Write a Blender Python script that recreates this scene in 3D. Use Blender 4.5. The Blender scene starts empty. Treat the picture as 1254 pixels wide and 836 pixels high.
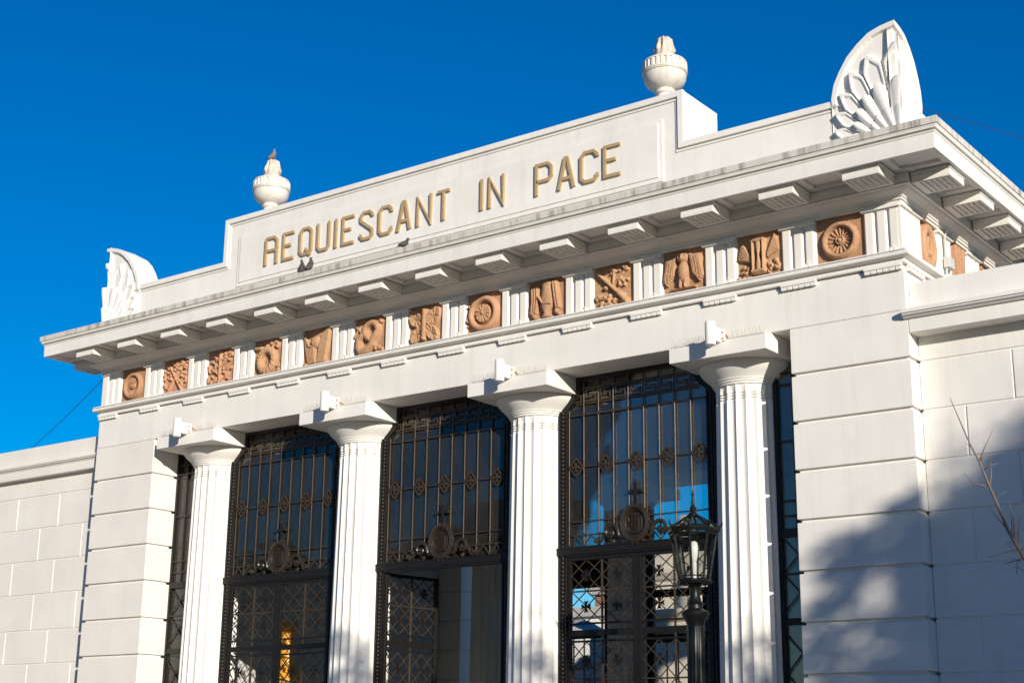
import bpy, bmesh, math, random
import numpy as np
from mathutils import Vector, Matrix
random.seed(7); rng = np.random.default_rng(7)
S = bpy.context.scene
COL = S.collection
PI = math.pi
rad = math.radians

# ------------------------------------------------------------------ helpers
class MB:
    def __init__(s): s.v = []; s.f = []
    def add(s, vs, fs):
        o = len(s.v); s.v.extend([tuple(map(float, p)) for p in vs]); s.f.extend([tuple(i + o for i in f) for f in fs]); return s
    def box(s, x0, x1, y0, y1, z0, z1):
        return s.add([(x0,y0,z0),(x1,y0,z0),(x1,y1,z0),(x0,y1,z0),(x0,y0,z1),(x1,y0,z1),(x1,y1,z1),(x0,y1,z1)],
              [(0,3,2,1),(4,5,6,7),(0,1,5,4),(1,2,6,5),(2,3,7,6),(3,0,4,7)])
    def prism(s, poly, a0, a1, axis='y'):
        n = len(poly)
        def P(p, a):
            return (p[0], a, p[1]) if axis == 'y' else ((a, p[0], p[1]) if axis == 'x' else (p[0], p[1], a))
        vs = [P(p, a0) for p in poly] + [P(p, a1) for p in poly]
        fs = [tuple(range(n)), tuple(range(2*n-1, n-1, -1))] + [(i, i+n, (i+1) % n + n, (i+1) % n) for i in range(n)]
        return s.add(vs, fs)
    def ring(s, prof, rect, closed=True):
        x0, x1, y0, y1 = rect; n = len(prof); vs = []
        for o, z in prof:
            vs += [(x0-o, y0-o, z), (x1+o, y0-o, z), (x1+o, y1+o, z), (x0-o, y1+o, z)]
        fs = []
        for i in range(n if closed else n-1):
            j = (i+1) % n
            for k in range(4):
                l = (k+1) % 4
                fs.append((4*i+k, 4*i+l, 4*j+l, 4*j+k))
        return s.add(vs, fs)
    def lathe(s, prof, n=32, c=(0,0,0), rf=None, cap=True):
        vs = []
        for r, z in prof:
            for k in range(n):
                a = 2*PI*k/n
                rr = r if rf is None else rf(r, z, a)
                vs.append((c[0]+rr*math.cos(a), c[1]+rr*math.sin(a), c[2]+z))
        fs = [(i*n+k, i*n+(k+1) % n, (i+1)*n+(k+1) % n, (i+1)*n+k) for i in range(len(prof)-1) for k in range(n)]
        if cap: fs += [tuple(range(n-1, -1, -1)), tuple((len(prof)-1)*n+k for k in range(n))]
        return s.add(vs, fs)
    def tube(s, pts, r, n=8):
        pts = [Vector(p) for p in pts]
        rs = r if isinstance(r, (list, tuple)) else [r]*len(pts)
        vs = []; up = None
        for i, p in enumerate(pts):
            t = (pts[min(i+1, len(pts)-1)] - pts[max(i-1, 0)]).normalized()
            if up is None:
                up = t.cross(Vector((0,0,1)) if abs(t.z) < .9 else Vector((1,0,0))).normalized()
            up = (up - t*up.dot(t)).normalized(); w = t.cross(up)
            for k in range(n):
                a = 2*PI*k/n
                vs.append(p + (up*math.cos(a) + w*math.sin(a))*rs[i])
        fs = [(i*n+k, i*n+(k+1) % n, (i+1)*n+(k+1) % n, (i+1)*n+k) for i in range(len(pts)-1) for k in range(n)]
        fs += [tuple(range(n-1, -1, -1)), tuple((len(pts)-1)*n+k for k in range(n))]
        return s.add(vs, fs)
    def bar(s, p0, p1, w, y0, y1):           # flat bar in the XZ plane, width w, from y0 to y1
        (ax, az), (bx, bz) = p0, p1
        dx, dz = bx-ax, bz-az; l = math.hypot(dx, dz); nx, nz = -dz/l*w/2, dx/l*w/2
        return s.prism([(ax-nx,az-nz),(bx-nx,bz-nz),(bx+nx,bz+nz),(ax+nx,az+nz)], y0, y1)
    def ball(s, c, r, n=10, m=6, sc=(1,1,1)):
        prof = [(r*math.sin(PI*(i+.02)/(m+.04)), -r*math.cos(PI*(i+.02)/(m+.04))) for i in range(m+1)]
        o = len(s.v); s.lathe(prof, n)
        for i in range(o, len(s.v)):
            x, y, z = s.v[i]; s.v[i] = (c[0]+x*sc[0], c[1]+y*sc[1], c[2]+z*sc[2])
        return s
    def grid(s, P):                           # P: array (n,m,3)
        n, m, _ = P.shape
        return s.add(P.reshape(-1, 3), [(i*m+j, i*m+j+1, (i+1)*m+j+1, (i+1)*m+j) for i in range(n-1) for j in range(m-1)])
    def build(s, name, mat, parent=None, origin=(0,0,0), smooth=False, bevel=0, loc=(0,0,0), rotz=0, auto=False, fixn=True):
        me = bpy.data.meshes.new(name)
        me.from_pydata([(x-origin[0], y-origin[1], z-origin[2]) for x, y, z in s.v], [], s.f)
        if fixn:
            bm = bmesh.new(); bm.from_mesh(me); bmesh.ops.recalc_face_normals(bm, faces=bm.faces); bm.to_mesh(me); bm.free()
        me.materials.append(mat)
        o = bpy.data.objects.new(name, me); COL.objects.link(o)
        o.location = loc; o.rotation_euler = (0, 0, rotz)
        if parent: o.parent = parent
        if smooth or auto:
            me.polygons.foreach_set('use_smooth', [True]*len(me.polygons))
            if auto: me.set_sharp_from_angle(angle=rad(32))
        if bevel:
            b = o.modifiers.new('bevel', 'BEVEL'); b.width = bevel; b.segments = 2; b.limit_method = 'ANGLE'; b.angle_limit = rad(40); b.harden_normals = False
        return o

def empty(name, loc=(0,0,0), label=None, cat=None, group=None, rotz=0):
    o = bpy.data.objects.new(name, None); COL.objects.link(o); o.location = loc; o.rotation_euler = (0,0,rotz); o.empty_display_size = .2
    return tag(o, label, cat, group)
def tag(o, label=None, cat=None, group=None, kind=None):
    if label: o['label'] = label
    if cat: o['category'] = cat
    if group: o['group'] = group
    if kind: o['kind'] = kind
    return o
def copy_tree(o, parent=None, loc=None):
    c = o.copy(); COL.objects.link(c)
    if parent: c.parent = parent
    if loc is not None: c.location = loc
    for ch in list(o.children): copy_tree(ch, c)
    return c

# ------------------------------------------------------------------ materials
def newmat(name):
    m = bpy.data.materials.new(name); m.use_nodes = True; nt = m.node_tree
    return m, nt, nt.nodes['Principled BSDF']
def N(nt, t, **kw):
    n = nt.nodes.new(t)
    for k, v in kw.items():
        if k in n.inputs.keys() if isinstance(k, str) and hasattr(n, 'inputs') else False: n.inputs[k].default_value = v
        else: setattr(n, k, v)
    return n
def pos(nt, scale=(1,1,1)):
    g = nt.nodes.new('ShaderNodeTexCoord') if False else nt.nodes.new('ShaderNodeNewGeometry')
    mp = nt.nodes.new('ShaderNodeMapping'); mp.inputs['Scale'].default_value = scale
    nt.links.new(g.outputs['Position'], mp.inputs['Vector']); return mp.outputs['Vector']
def noise(nt, vec, scale, detail=6, rough=.6, dist=0):
    n = nt.nodes.new('ShaderNodeTexNoise'); n.inputs['Scale'].default_value = scale; n.inputs['Detail'].default_value = detail
    n.inputs['Roughness'].default_value = rough; n.inputs['Distortion'].default_value = dist
    nt.links.new(vec, n.inputs['Vector']); return n.outputs['Fac']
def ramp(nt, fac, stops):
    r = nt.nodes.new('ShaderNodeValToRGB'); e = r.color_ramp.elements
    while len(e) < len(stops): e.new(.5)
    for el, (p, c) in zip(e, stops): el.position = p; el.color = (*c, 1) if len(c) == 3 else c
    nt.links.new(fac, r.inputs['Fac']); return r.outputs['Color']
def mix(nt, a, b, fac, mode='MIX'):
    m = nt.nodes.new('ShaderNodeMix'); m.data_type = 'RGBA'; m.blend_type = mode
    for sock, v in ((m.inputs[6], a), (m.inputs[7], b)):
        if isinstance(v, tuple): sock.default_value = (*v, 1)
        else: nt.links.new(v, sock)
    if isinstance(fac, (int, float)): m.inputs[0].default_value = fac
    else: nt.links.new(fac, m.inputs[0])
    return m.outputs[2]
def bump(nt, bs, h, strength=.3, dist=.01):
    b = nt.nodes.new('ShaderNodeBump'); b.inputs['Strength'].default_value = strength; b.inputs['Distance'].default_value = dist
    nt.links.new(h, b.inputs['Height']); nt.links.new(b.outputs['Normal'], bs.inputs['Normal'])

def stone_paint(name, base, dirt, streak, spots=.0, rough=.65, bstr=.25, lo=.5, hi=.78):
    m, nt, bs = newmat(name)
    p = pos(nt)
    n1 = noise(nt, p, 1.3, 5, .6); n2 = noise(nt, p, 22, 5, .65)
    c = mix(nt, base, tuple(x*.90 for x in base), ramp(nt, n1, [(.35,(0,0,0)), (.75,(1,1,1))]))
    st = noise(nt, pos(nt, (9,9,.55)), 1.0, 5, .65)
    c = mix(nt, c, dirt, mix(nt, (0,0,0), ramp(nt, st, [(lo,(0,0,0)), (hi,(1,1,1))]), streak))
    g = noise(nt, p, 5.5, 8, .72, .6)
    c = mix(nt, c, tuple(x*.55 for x in dirt), mix(nt, (0,0,0), ramp(nt, g, [(.66,(0,0,0)), (.74,(1,1,1))]), spots))
    nt.links.new(c, bs.inputs['Base Color']); bs.inputs['Roughness'].default_value = rough
    bs.inputs['Specular IOR Level'].default_value = .3
    h = mix(nt, n2, noise(nt, p, 3.0, 3), .5)
    bump(nt, bs, h, bstr, .004)
    return m
W = (.79, .765, .715)
M = {}
M['white'] = stone_paint('white_paint', W, (.48,.43,.36), .22, .16)
M['white_clean'] = stone_paint('white_paint_columns', (.80,.78,.735), (.55,.48,.40), .14, .08)
M['wall'] = stone_paint('wall_paint', (.77,.735,.68), (.55,.49,.42), .16, .08)
M['sima'] = stone_paint('weathered_ledge_paint', (.64,.61,.555), (.17,.14,.11), .8, .45, lo=.48, hi=.68)
M['urn'] = stone_paint('weathered_urn_stone', (.72,.675,.60), (.30,.24,.18), .5, .35)
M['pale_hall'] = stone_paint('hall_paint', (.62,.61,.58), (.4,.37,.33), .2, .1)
M['flame'] = stone_paint('grimy_flame_stone', (.60,.53,.45), (.09,.07,.055), .85, .8)
M['mauso'] = stone_paint('tomb_stone', (.56,.50,.40), (.25,.21,.16), .6, .4)
M['mauso_grey'] = stone_paint('grey_tomb_stone', (.38,.37,.35), (.16,.15,.13), .6, .4)
M['concrete'] = stone_paint('facade_render', (.42,.40,.37), (.25,.23,.2), .4, .2)

def terracotta():
    m, nt, bs = newmat('terracotta'); p = pos(nt)
    a = noise(nt, p, 2.2, 4, .6); b = noise(nt, p, 16, 7, .72)
    c = ramp(nt, a, [(.3,(.37,.19,.115)), (.5,(.46,.255,.155)), (.7,(.50,.31,.19))])
    oi = nt.nodes.new('ShaderNodeObjectInfo'); c = mix(nt, c, ramp(nt, oi.outputs['Random'], [(0,(.34,.19,.11)), (.5,(.47,.30,.16)), (1,(.50,.27,.16))]), .5)
    c = mix(nt, c, (.60,.46,.30), ramp(nt, b, [(.52,(0,0,0)), (.75,(.55,.55,.55))]))
    c = mix(nt, c, (.20,.12,.07), ramp(nt, noise(nt, p, 9, 8, .75, .5), [(.62,(0,0,0)), (.78,(.6,.6,.6))]))
    nt.links.new(c, bs.inputs['Base Color']); bs.inputs['Roughness'].default_value = .85; bs.inputs['Specular IOR Level'].default_value = .2
    bump(nt, bs, noise(nt, p, 60, 5, .7), .5, .006); return m
M['terra'] = terracotta()
def simple(name, col, rough=.5, metal=0, var=.25, scale=12, bstr=.2, spec=.5):
    m, nt, bs = newmat(name); p = pos(nt)
    n = noise(nt, p, scale, 6, .65)
    c = mix(nt, tuple(x*(1-var) for x in col), tuple(min(1, x*(1+var)) for x in col), n)
    nt.links.new(c, bs.inputs['Base Color']); bs.inputs['Roughness'].default_value = rough; bs.inputs['Metallic'].default_value = metal
    bs.inputs['Specular IOR Level'].default_value = spec
    bump(nt, bs, noise(nt, p, scale*5, 4, .6), bstr, .003); return m
M['gold'] = simple('ochre_letter_paint', (.40,.285,.15), .6, 0, .2, 9)
M['iron'] = simple('dark_iron', (.010,.0085,.0075), .42, .0, .5, 14, .35, .4)
M['rust'] = simple('dusty_iron', (.024,.0175,.012), .33, .0, .6, 30, .5, .5)
M['bar'] = simple('worn_iron_bar', (.085,.062,.042), .38, .55, .55, 25, .4, .5)
M['green'] = simple('dark_green_iron', (.005,.007,.006), .42, 0, .4, 20, .25, .35)
M['lampwhite'] = simple('white_metal', (.78,.76,.72), .35, 0, .05, 6, .05)
M['rustspot'] = simple('rusty_bolt', (.42,.19,.06), .8, 0, .4, 50)
M['wire'] = simple('black_cable', (.012,.012,.013), .7)
M['steel'] = simple('steel_wire', (.55,.50,.42), .5, .2)
M['pigeon'] = simple('grey_feathers', (.055,.048,.045), .75, 0, .5, 60)
M['dove'] = simple('tan_feathers', (.22,.16,.12), .75, 0, .4, 60)
M['beak'] = simple('beak', (.10,.07,.06), .6)
M['amber'] = simple('amber_wood', (.75,.34,.04), .35, 0, .25, 6)
M['plaza'] = simple('plaza_paving', (.25,.208,.158), .85, 0, .2, 3)
M['hallfloor'] = simple('hall_floor', (.20,.19,.18), .4, 0, .2, 3)
M['bark'] = simple('grey_bark', (.17,.125,.095), .85, 0, .35, 40, .6)
M['twig'] = simple('brown_twig', (.20,.13,.095), .8, 0, .3, 60, .4)
M['leaf'] = simple('dark_leaf', (.05,.085,.025), .55, 0, .45, 2.5)
M['brick'] = simple('red_brown_brick', (.28,.13,.085), .85, 0, .2, 8)
M['pipe'] = simple('grey_conduit', (.55,.55,.53), .45, 0, .1, 20)
def glass(name, tint, gl, dust=.036):
    m = bpy.data.materials.new(name); m.use_nodes = True; nt = m.node_tree; nt.nodes.clear()
    out = nt.nodes.new('ShaderNodeOutputMaterial'); mx = nt.nodes.new('ShaderNodeMixShader')
    tr = nt.nodes.new('ShaderNodeBsdfTransparent'); go = nt.nodes.new('ShaderNodeBsdfGlossy'); fr = nt.nodes.new('ShaderNodeFresnel')
    tr.inputs['Color'].default_value = (*tint, 1); go.inputs['Roughness'].default_value = .012; fr.inputs['IOR'].default_value = gl
    nz = noise(nt, pos(nt), 1.1, 2); b = nt.nodes.new('ShaderNodeBump'); b.inputs['Strength'].default_value = .05; b.inputs['Distance'].default_value = .02
    nt.links.new(nz, b.inputs['Height']); nt.links.new(b.outputs[0], go.inputs['Normal'])
    nt.links.new(fr.outputs[0], mx.inputs[0]); df = nt.nodes.new('ShaderNodeBsdfDiffuse'); df.inputs['Color'].default_value = (.55,.53,.48,1); m2_ = nt.nodes.new('ShaderNodeMixShader')
    dn_ = nt.nodes.new('ShaderNodeMath'); dn_.operation = 'MULTIPLY'; dn_.inputs[1].default_value = dust*2; nt.links.new(noise(nt, pos(nt, (1,1,.6)), 2.2, 7, .7), dn_.inputs[0])
    nt.links.new(dn_.outputs[0], m2_.inputs[0]); nt.links.new(tr.outputs[0], m2_.inputs[1]); nt.links.new(df.outputs[0], m2_.inputs[2]); nt.links.new(m2_.outputs[0], mx.inputs[1]); nt.links.new(go.outputs[0], mx.inputs[2]); nt.links.new(mx.outputs[0], out.inputs[0])
    return m
M['glass'] = glass('window_glass', (.86,.87,.87), 1.75)
M['lampglass'] = glass('lantern_glass', (.78,.80,.78), 1.16, .0)
M['darkglass'] = simple('dark_window', (.03,.04,.05), .08, 0, .2, 1, 0)
mb, ntb, bb = newmat('frosted_bulb'); bb.inputs['Base Color'].default_value = (.85,.84,.8,1); bb.inputs['Roughness'].default_value = .25; M['bulb'] = mb

# ------------------------------------------------------------------ ENTRANCE PORTAL
FY = -.05; BYF = 8.78; HX = 7.40
RECT = (-HX, HX, FY, BYF)
MOD = 1.1
portal = empty('entrance_portal', (0,0,0), 'white neoclassical entrance portal with four fluted columns and a gilded Latin inscription', 'building')
SIDE_MET = [.56 + 1.03*k for k in range(8)]          # start of each side metope
SIDE_TRI = [(FY, .56)] + [(.56+1.03*k+.54, .56+1.03*(k+1)) for k in range(7)] + [(.56+1.03*7+.54, BYF)]
SIDE_MOD = [.05 + 1.01*k for k in range(9)]; MSH = .05

b = MB(); b.ring([(-1.28,7.2),(-1.28,6.757),(0,6.757),(0,7.30),(-.6,7.30),(-.6,7.2)], RECT)
b.build('architrave', M['white'], portal, bevel=.008)
b = MB(); b.ring([(-.06,7.28),(-.06,8.12),(-.5,8.12),(-.5,7.28)], RECT)
b.build('frieze_core', M['white'], portal)
b = MB(); b.ring([(-.02,7.322),(.032,7.322),(.036,7.352),(.014,7.356),(.014,7.396),(.086,7.404),(.098,7.412),(.100,7.448),(.088,7.462),(-.055,7.468),(-.055,7.322)], RECT)
b.build('taenia', M['white'], portal, bevel=.004)
b = MB(); b.ring([(-.03,8.088),(.014,8.088),(.014,8.118),(.038,8.122),(.038,8.145),(.055,8.149),(.062,8.165),(.105,8.185),(.155,8.208),(.175,8.226),(.205,8.229),(.205,8.246),(.1,8.262),(-.03,8.262)], RECT)
b.build('bed_moulding', M['white'], portal, bevel=.003)
b = MB(); b.ring([(-.2,8.258),(.19,8.258),(.19,8.425),(.685,8.425),(.695,8.366),(.70,8.358),(.742,8.358),(.746,8.55),(.755,8.553),(.76,8.572),(.735,8.575),(.735,8.60)], RECT, closed=False)
b.ring([(.735,8.60),(.735,8.597),(.78,8.59),(.785,8.61),(.80,8.64),(.805,8.70)], RECT, closed=False)
b.build('cornice', M['white'], portal, bevel=.004)
b = MB(); b.ring([(.790,8.632),(.808,8.634),(.812,8.715),(.80,8.722),(-.3,8.80),(-.3,8.7),(.79,8.62)], RECT)
b.build('weathered_ledge', M['sima'], portal, bevel=.004)
b = MB(); b.box(-HX+.05, HX-.05, FY+.05, BYF-.05, 8.3, 8.74); b.build('roof', M['sima'], portal)
b = MB(); b.box(-HX+1.1, HX-1.1, 1.0, BYF-1.0, 7.19, 7.9); b.build('ceiling', M['pale_hall'], portal)

# soffit ribs and coffers between the modillions
b = MB()
zs0, zs1 = 8.382, 8.427
b.ring([(.635,zs0),(.687,zs0),(.687,zs1),(.635,zs1)], RECT); b.ring([(.191,zs0-.004),(.27,zs0-.004),(.27,zs1),(.191,zs1)], RECT)
for k in range(14):
    x = (k-6.5)*MOD+MSH
    for s in (-1, 1): b.box(x+s*.285-.055, x+s*.285+.055, FY-.635, FY-.27, zs0+.003, zs1)
for y in SIDE_MOD:
    for sx in (-1, 1):
        for s in (-1, 1):
            xs = sorted((sx*(HX+.27), sx*(HX+.635))); b.box(xs[0], xs[1], y+s*.285-.055, y+s*.285+.055, zs0+.003, zs1)
b.build('soffit_ribs', M['white'], portal, bevel=.006)

# triglyphs
def triglyph_mb(w, flat=False):
    h = w/2; d = .0; g = -.045; b = MB()
    if flat: pts = [(-h,d),(h,d),(h,-.058),(-h,-.058)]
    else:
        c = w/6.6
        pts = [(-h,g),(-h+c*.5,d),(-h+c*1.55,d),(-h+c*2.1,g),(-h+c*2.65,d),(-c*.5-.0,d) ]
        pts = []
        bw = w*.2; ch = (w - 3*bw)/3
        x = -h
        pts.append((x, g)); x += ch/2; pts.append((x, d)); x += bw; pts.append((x, d)); x += ch/2; pts.append((x, g)); x += ch/2; pts.append((x, d)); x += bw; pts.append((x, d)); x += ch/2; pts.append((x, g)); x += ch/2; pts.append((x, d)); x += bw; pts.append((x, d)); x += ch/2; pts.append((x, g))
        pts += [(h,-.058),(-h,-.058)]
    b.prism([(px, -py) for px, py in pts], 7.465, 8.035, 'z')
    b.box(-h, h, -.002, .056, 8.035, 8.088)
    b.box(-h-.012, h+.012, -.032, .05, 8.048, 8.086)
    return b
def regula_mb(w):
    b = MB(); b.box(-w/2, w/2, -.055, 0, 7.292, 7.3215)
    for i in range(6):
        x = -w/2 + w*(i+.5)/6
        b.prism([(x-w/13, 7.291),(x+w/13,7.291),(x+w/15,7.248),(x-w/15,7.248)], -.045, -.004)
    return b
tri = triglyph_mb(.474).build('triglyph', M['white'], portal, bevel=.004)
reg = regula_mb(.474).build('regula', M['white'], portal, bevel=.003)
def modillion_mb(w):
    b = MB(); h = w/2; yf, yb = -.662, -.192
    b.box(-h, h, yf, yb, 8.262, 8.332)
    b.box(-h-.010, h+.010, yf-.010, yb, 8.332, 8.346); b.box(-h-.022, h+.022, yf-.022, yb, 8.346, 8.364); b.box(-h, h, yf+.02, yb, 8.364, 8.424)
    # underside frame and pegs
    b.box(-h, h, yf, yf+.035, 8.245, 8.262); b.box(-h, h, yb-.085, yb, 8.245, 8.262)
    b.box(-h, -h+.03, yf+.035, yb-.085, 8.245, 8.262); b.box(h-.03, h, yf+.035, yb-.085, 8.245, 8.262)
    nx, ny = 5, 5; X0, X1, Y0, Y1 = -h+.04, h-.04, yf+.045, yb-.095
    for i in range(nx):
        for j in range(ny):
            cx = X0+(X1-X0)*(i+.5)/nx; cy = Y0+(Y1-Y0)*(j+.5)/ny; rx = (X1-X0)/nx*.375; ry = (Y1-Y0)/ny*.36
            b.box(cx-rx, cx+rx, cy-ry, cy+ry, 8.243, 8.2625)
    return b
md = modillion_mb(.46).build('modillion', M['white'], portal, bevel=.003)
firsts = {'t': tri, 'r': reg, 'm': md}
used = set()
def put(kind, loc, rot):
    o = firsts[kind]
    if kind in used:
        o = o.copy(); COL.objects.link(o)
    used.add(kind); o.parent = portal; o.location = loc; o.rotation_euler = (0,0,rot); return o
for k in range(14):
    x = (k-6.5)*MOD
    put('t', (x, FY, 0), 0); put('r', (x, FY, 0), 0); put('m', (x+MSH, FY, 0), 0)
for sx in (1, -1):
    for i, (a, c) in enumerate(SIDE_TRI):
        y = (a+c)/2
        if i == 0 or i == len(SIDE_TRI)-1:
            o = triglyph_mb(c-a-.004, True).build('triglyph', M['white'], portal, bevel=.004); o.location = (sx*HX, y, 0); o.rotation_euler = (0,0,sx*PI/2)
        else: put('t', (sx*HX, y, 0), sx*PI/2)
        put('r', (sx*HX, y, 0), sx*PI/2)
    for y in SIDE_MOD: put('m', (sx*(HX+.015), y, 0), sx*PI/2)

# ---------------- metope reliefs (height fields sculpted from simple shapes)
NG = 110
U, V = np.meshgrid(np.linspace(-1, 1, NG), np.linspace(-1, 1, NG))
def dome(d, r, h): return h*np.sqrt(np.clip(1-(d/r)**2, 0, 1))
def seg(ax, ay, bx, by):
    dx, dy = bx-ax, by-ay; t = np.clip(((U-ax)*dx+(V-ay)*dy)/(dx*dx+dy*dy+1e-9), 0, 1)
    return np.hypot(U-ax-t*dx, V-ay-t*dy), t
def cap(H, ax, ay, bx, by, r, h, r2=None):
    d, t = seg(ax, ay, bx, by); rr = r if r2 is None else r+(r2-r)*t
    return np.maximum(H, dome(d/rr, 1, 1)*h)
def blob(H, x, y, r, h, sx=1, sy=1, a=0):
    c, s = math.cos(a), math.sin(a); X = ((U-x)*c+(V-y)*s)/sx; Y = (-(U-x)*s+(V-y)*c)/sy
    return np.maximum(H, dome(np.hypot(X, Y), r, h))
def path(H, pts, r, h, r2=None):
    n = len(pts)-1
    for i in range(n):
        ra = r if r2 is None else r+(r2-r)*i/n
        H = cap(H, *pts[i], *pts[i+1], ra, h)
    return H
def leaves(H, n, seed, x0, x1, y0, y1, r, h):
    g = random.Random(seed)
    for _ in range(n): H = blob(H, g.uniform(x0,x1), g.uniform(y0,y1), r*g.uniform(.7,1.3), h*g.uniform(.6,1.1), 1, g.uniform(.45,.9), g.uniform(0,PI))
    return H
Z = np.zeros_like(U); R_ = np.hypot(U, V); A_ = np.arctan2(V, U)
def rosette(ro, rp, n, ridge=.05):
    H = dome(np.abs(R_-ro), .125, ridge)
    H = np.where(R_ < ro-.06, np.maximum(H, 0)-.02*np.clip((ro-.06-R_)/.05, 0, 1), H)
    pet = np.abs(np.cos(n/2*A_))**.6*.035*np.clip((R_-.12)/.1, 0, 1)*np.clip((rp-R_)/.05, 0, 1)*(.5+R_/rp*.6)
    H = np.where(R_ < ro-.08, H+pet, H)
    return np.maximum(H, np.maximum(dome(R_, .11, .045), dome(np.abs(R_-.15), .04, .03)))
def m1(): return rosette(.62, .52, 20)
def m2():
    H = cap(Z, -.55, .75, .6, -.85, .07, .035); H = cap(H, .55, .8, -.5, -.75, .06, .03)
    H = leaves(H, 26, 1, -.9, -.25, -.85, .6, .10, .045); H = leaves(H, 24, 2, .25, .9, -.5, .8, .10, .045); return leaves(H, 8, 3, -.2, .2, .4, .85, .1, .04)
def m3():
    H = cap(Z, 0, -.8, 0, .85, .12, .04)
    for s in (-1, 1):
        for y in (-.6, -.2, .2, .55): H = cap(H, s*.1, y-.15, s*.6, y+.2, .05, .035)
    return leaves(leaves(H, 22, 4, -.9, -.25, -.85, .8, .11, .042), 22, 5, .25, .9, -.85, .8, .11, .042)
def m4():
    X, Y = U*1.0, (V+.12)*.92; r = np.hypot(X, Y); H = dome(np.abs(r-.5), .2, .075)*(1+.08*np.cos(18*A_+8*r))
    H = path(H, [(-.75,.6),(-.4,.55),(-.2,.35)], .14, .06); H = blob(H, -.75, .62, .16, .06)
    H = path(H, [(.3,.3),(.45,.65),(.62,.78),(.78,.66),(.72,.5),(.6,.55)], .075, .045); H = blob(H, 0, .62, .12, .05); H = blob(H, .3, .72, .1, .045)
    return leaves(H, 10, 6, .55, .9, -.85, -.4, .09, .03)
def m5():
    H = Z
    for i in range(6): H = path(H, [(-.85+.07*i,.75-.12*i),(-.72+.12*i,0),(-.5+.1*i,-.75)], .07, .04+.006*i)
    for i in range(7): H = path(H, [(.85-.07*i,.85-.03*i),(.72-.08*i,.1),(.45-.07*i+.1,-.75)], .075, .05)
    H = blob(H, -.05, .28, .34, .085); H = path(H, [(-.03,-.1),(-.03,-.8)], .05, .05)
    return leaves(H, 26, 7, -.9, .9, -.9, -.62, .12, .045)
def m6():
    th = np.linspace(-.2, 1.35, 16)*PI; pts = [(.15+.42*math.cos(t), .3+.38*math.sin(t)) for t in th]
    pts2 = [(.5,.1),(.3,-.2),(.2,-.4),(-.1,-.65),(-.45,-.72),(-.65,-.45),(-.6,-.05),(-.4,.1)]
    H = path(Z, pts, .17, .075); H = path(H, pts2, .19, .085); H = H*(1+.07*np.sin(40*U)*np.sin(40*V))
    H = cap(H, -.75, .55, .35, -.45, .1, .055); H = cap(H, -.95, .1, -.35, .8, .09, .05)
    H = blob(H, .72, .7, .12, .05); return leaves(H, 10, 8, .35, .9, -.85, -.5, .1, .035)
def m7():
    H = Z
    for s in (-1, 1):
        for (x, y, sx, sy, a) in ((.55,.38,.5,.33,.75*s),(.45,-.4,.46,.28,-.85*s)):
            c, n = math.cos(a), math.sin(a); X = ((U-s*x)*c+(V-y)*n)/sx; Y = (-(U-s*x)*n+(V-y)*c)/sy; d = np.hypot(X, Y)
            H = np.maximum(H, np.where(d < 1, .05-.028*np.clip(1-d, 0, .9)+.006*np.cos(8*np.arctan2(Y, X)), 0))
    d, t = seg(0, -.62, .02, .72); H = np.maximum(H, dome(d, .13, .085)*(1+.16*np.cos(t*75)))
    return blob(H, .03, .72, .14, .075)
def m8():
    H = dome(np.abs(R_-.70), .155, .07)
    pet = np.where(R_ < .46, .035+.018*np.abs(np.cos(6*A_))**.7, 0)*np.clip((.46-R_)/.05, 0, 1)
    H = np.maximum(H, pet); H = blob(H, 0, 0, .12, .07); return leaves(H, 9, 9, -.95, -.65, -.5, .5, .1, .06)
def m9():
    X = np.abs(U-.05); prof = np.interp(V, [-.75,-.62,-.5,-.3,0,.3,.62,.75,.85], [.32,.15,.2,.36,.38,.3,.26,.34,.2])
    H = np.where((V > -.78) & (V < .86), .07*np.sqrt(np.clip(1-(X/prof)**2, 0, 1)), 0)
    for i, x in enumerate((-.72,-.6,-.48)): H = path(H, [(x,.62+.05*i),(x+.02,0),(x-.05,-.5)], .08, .06)
    H = path(H, [(-.72,-.5),(-.55,-.75),(-.35,-.85)], .12, .055); H = path(H, [(-.35,.2),(-.1,-.15),(.3,-.2)], .07, .085)
    for x in (.5,.62): H = path(H, [(x-.1,.75),(x,.1),(x+.08,-.4)], .09, .06)
    return path(H, [(.65,-.3),(.55,-.6),(.7,-.7)], .11, .05)
def m10():
    H = cap(Z, -.75, .72, .7, -.72, .09, .055); H = cap(H, .35, -.35, .72, -.75, .14, .07); H = cap(H, 0, .0, .05, .75, .03, .025); H = cap(H, 0, 0, .7, .75, .035, .03)
    H = leaves(H, 20, 10, -.85, -.15, -.85, .1, .13, .05); H = leaves(H, 14, 11, -.3, .5, -.85, -.45, .12, .05)
    H = leaves(H, 12, 12, .3, .75, .0, .35, .1, .045); return leaves(H, 12, 13, -.2, .75, .55, .85, .09, .04)
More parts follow.
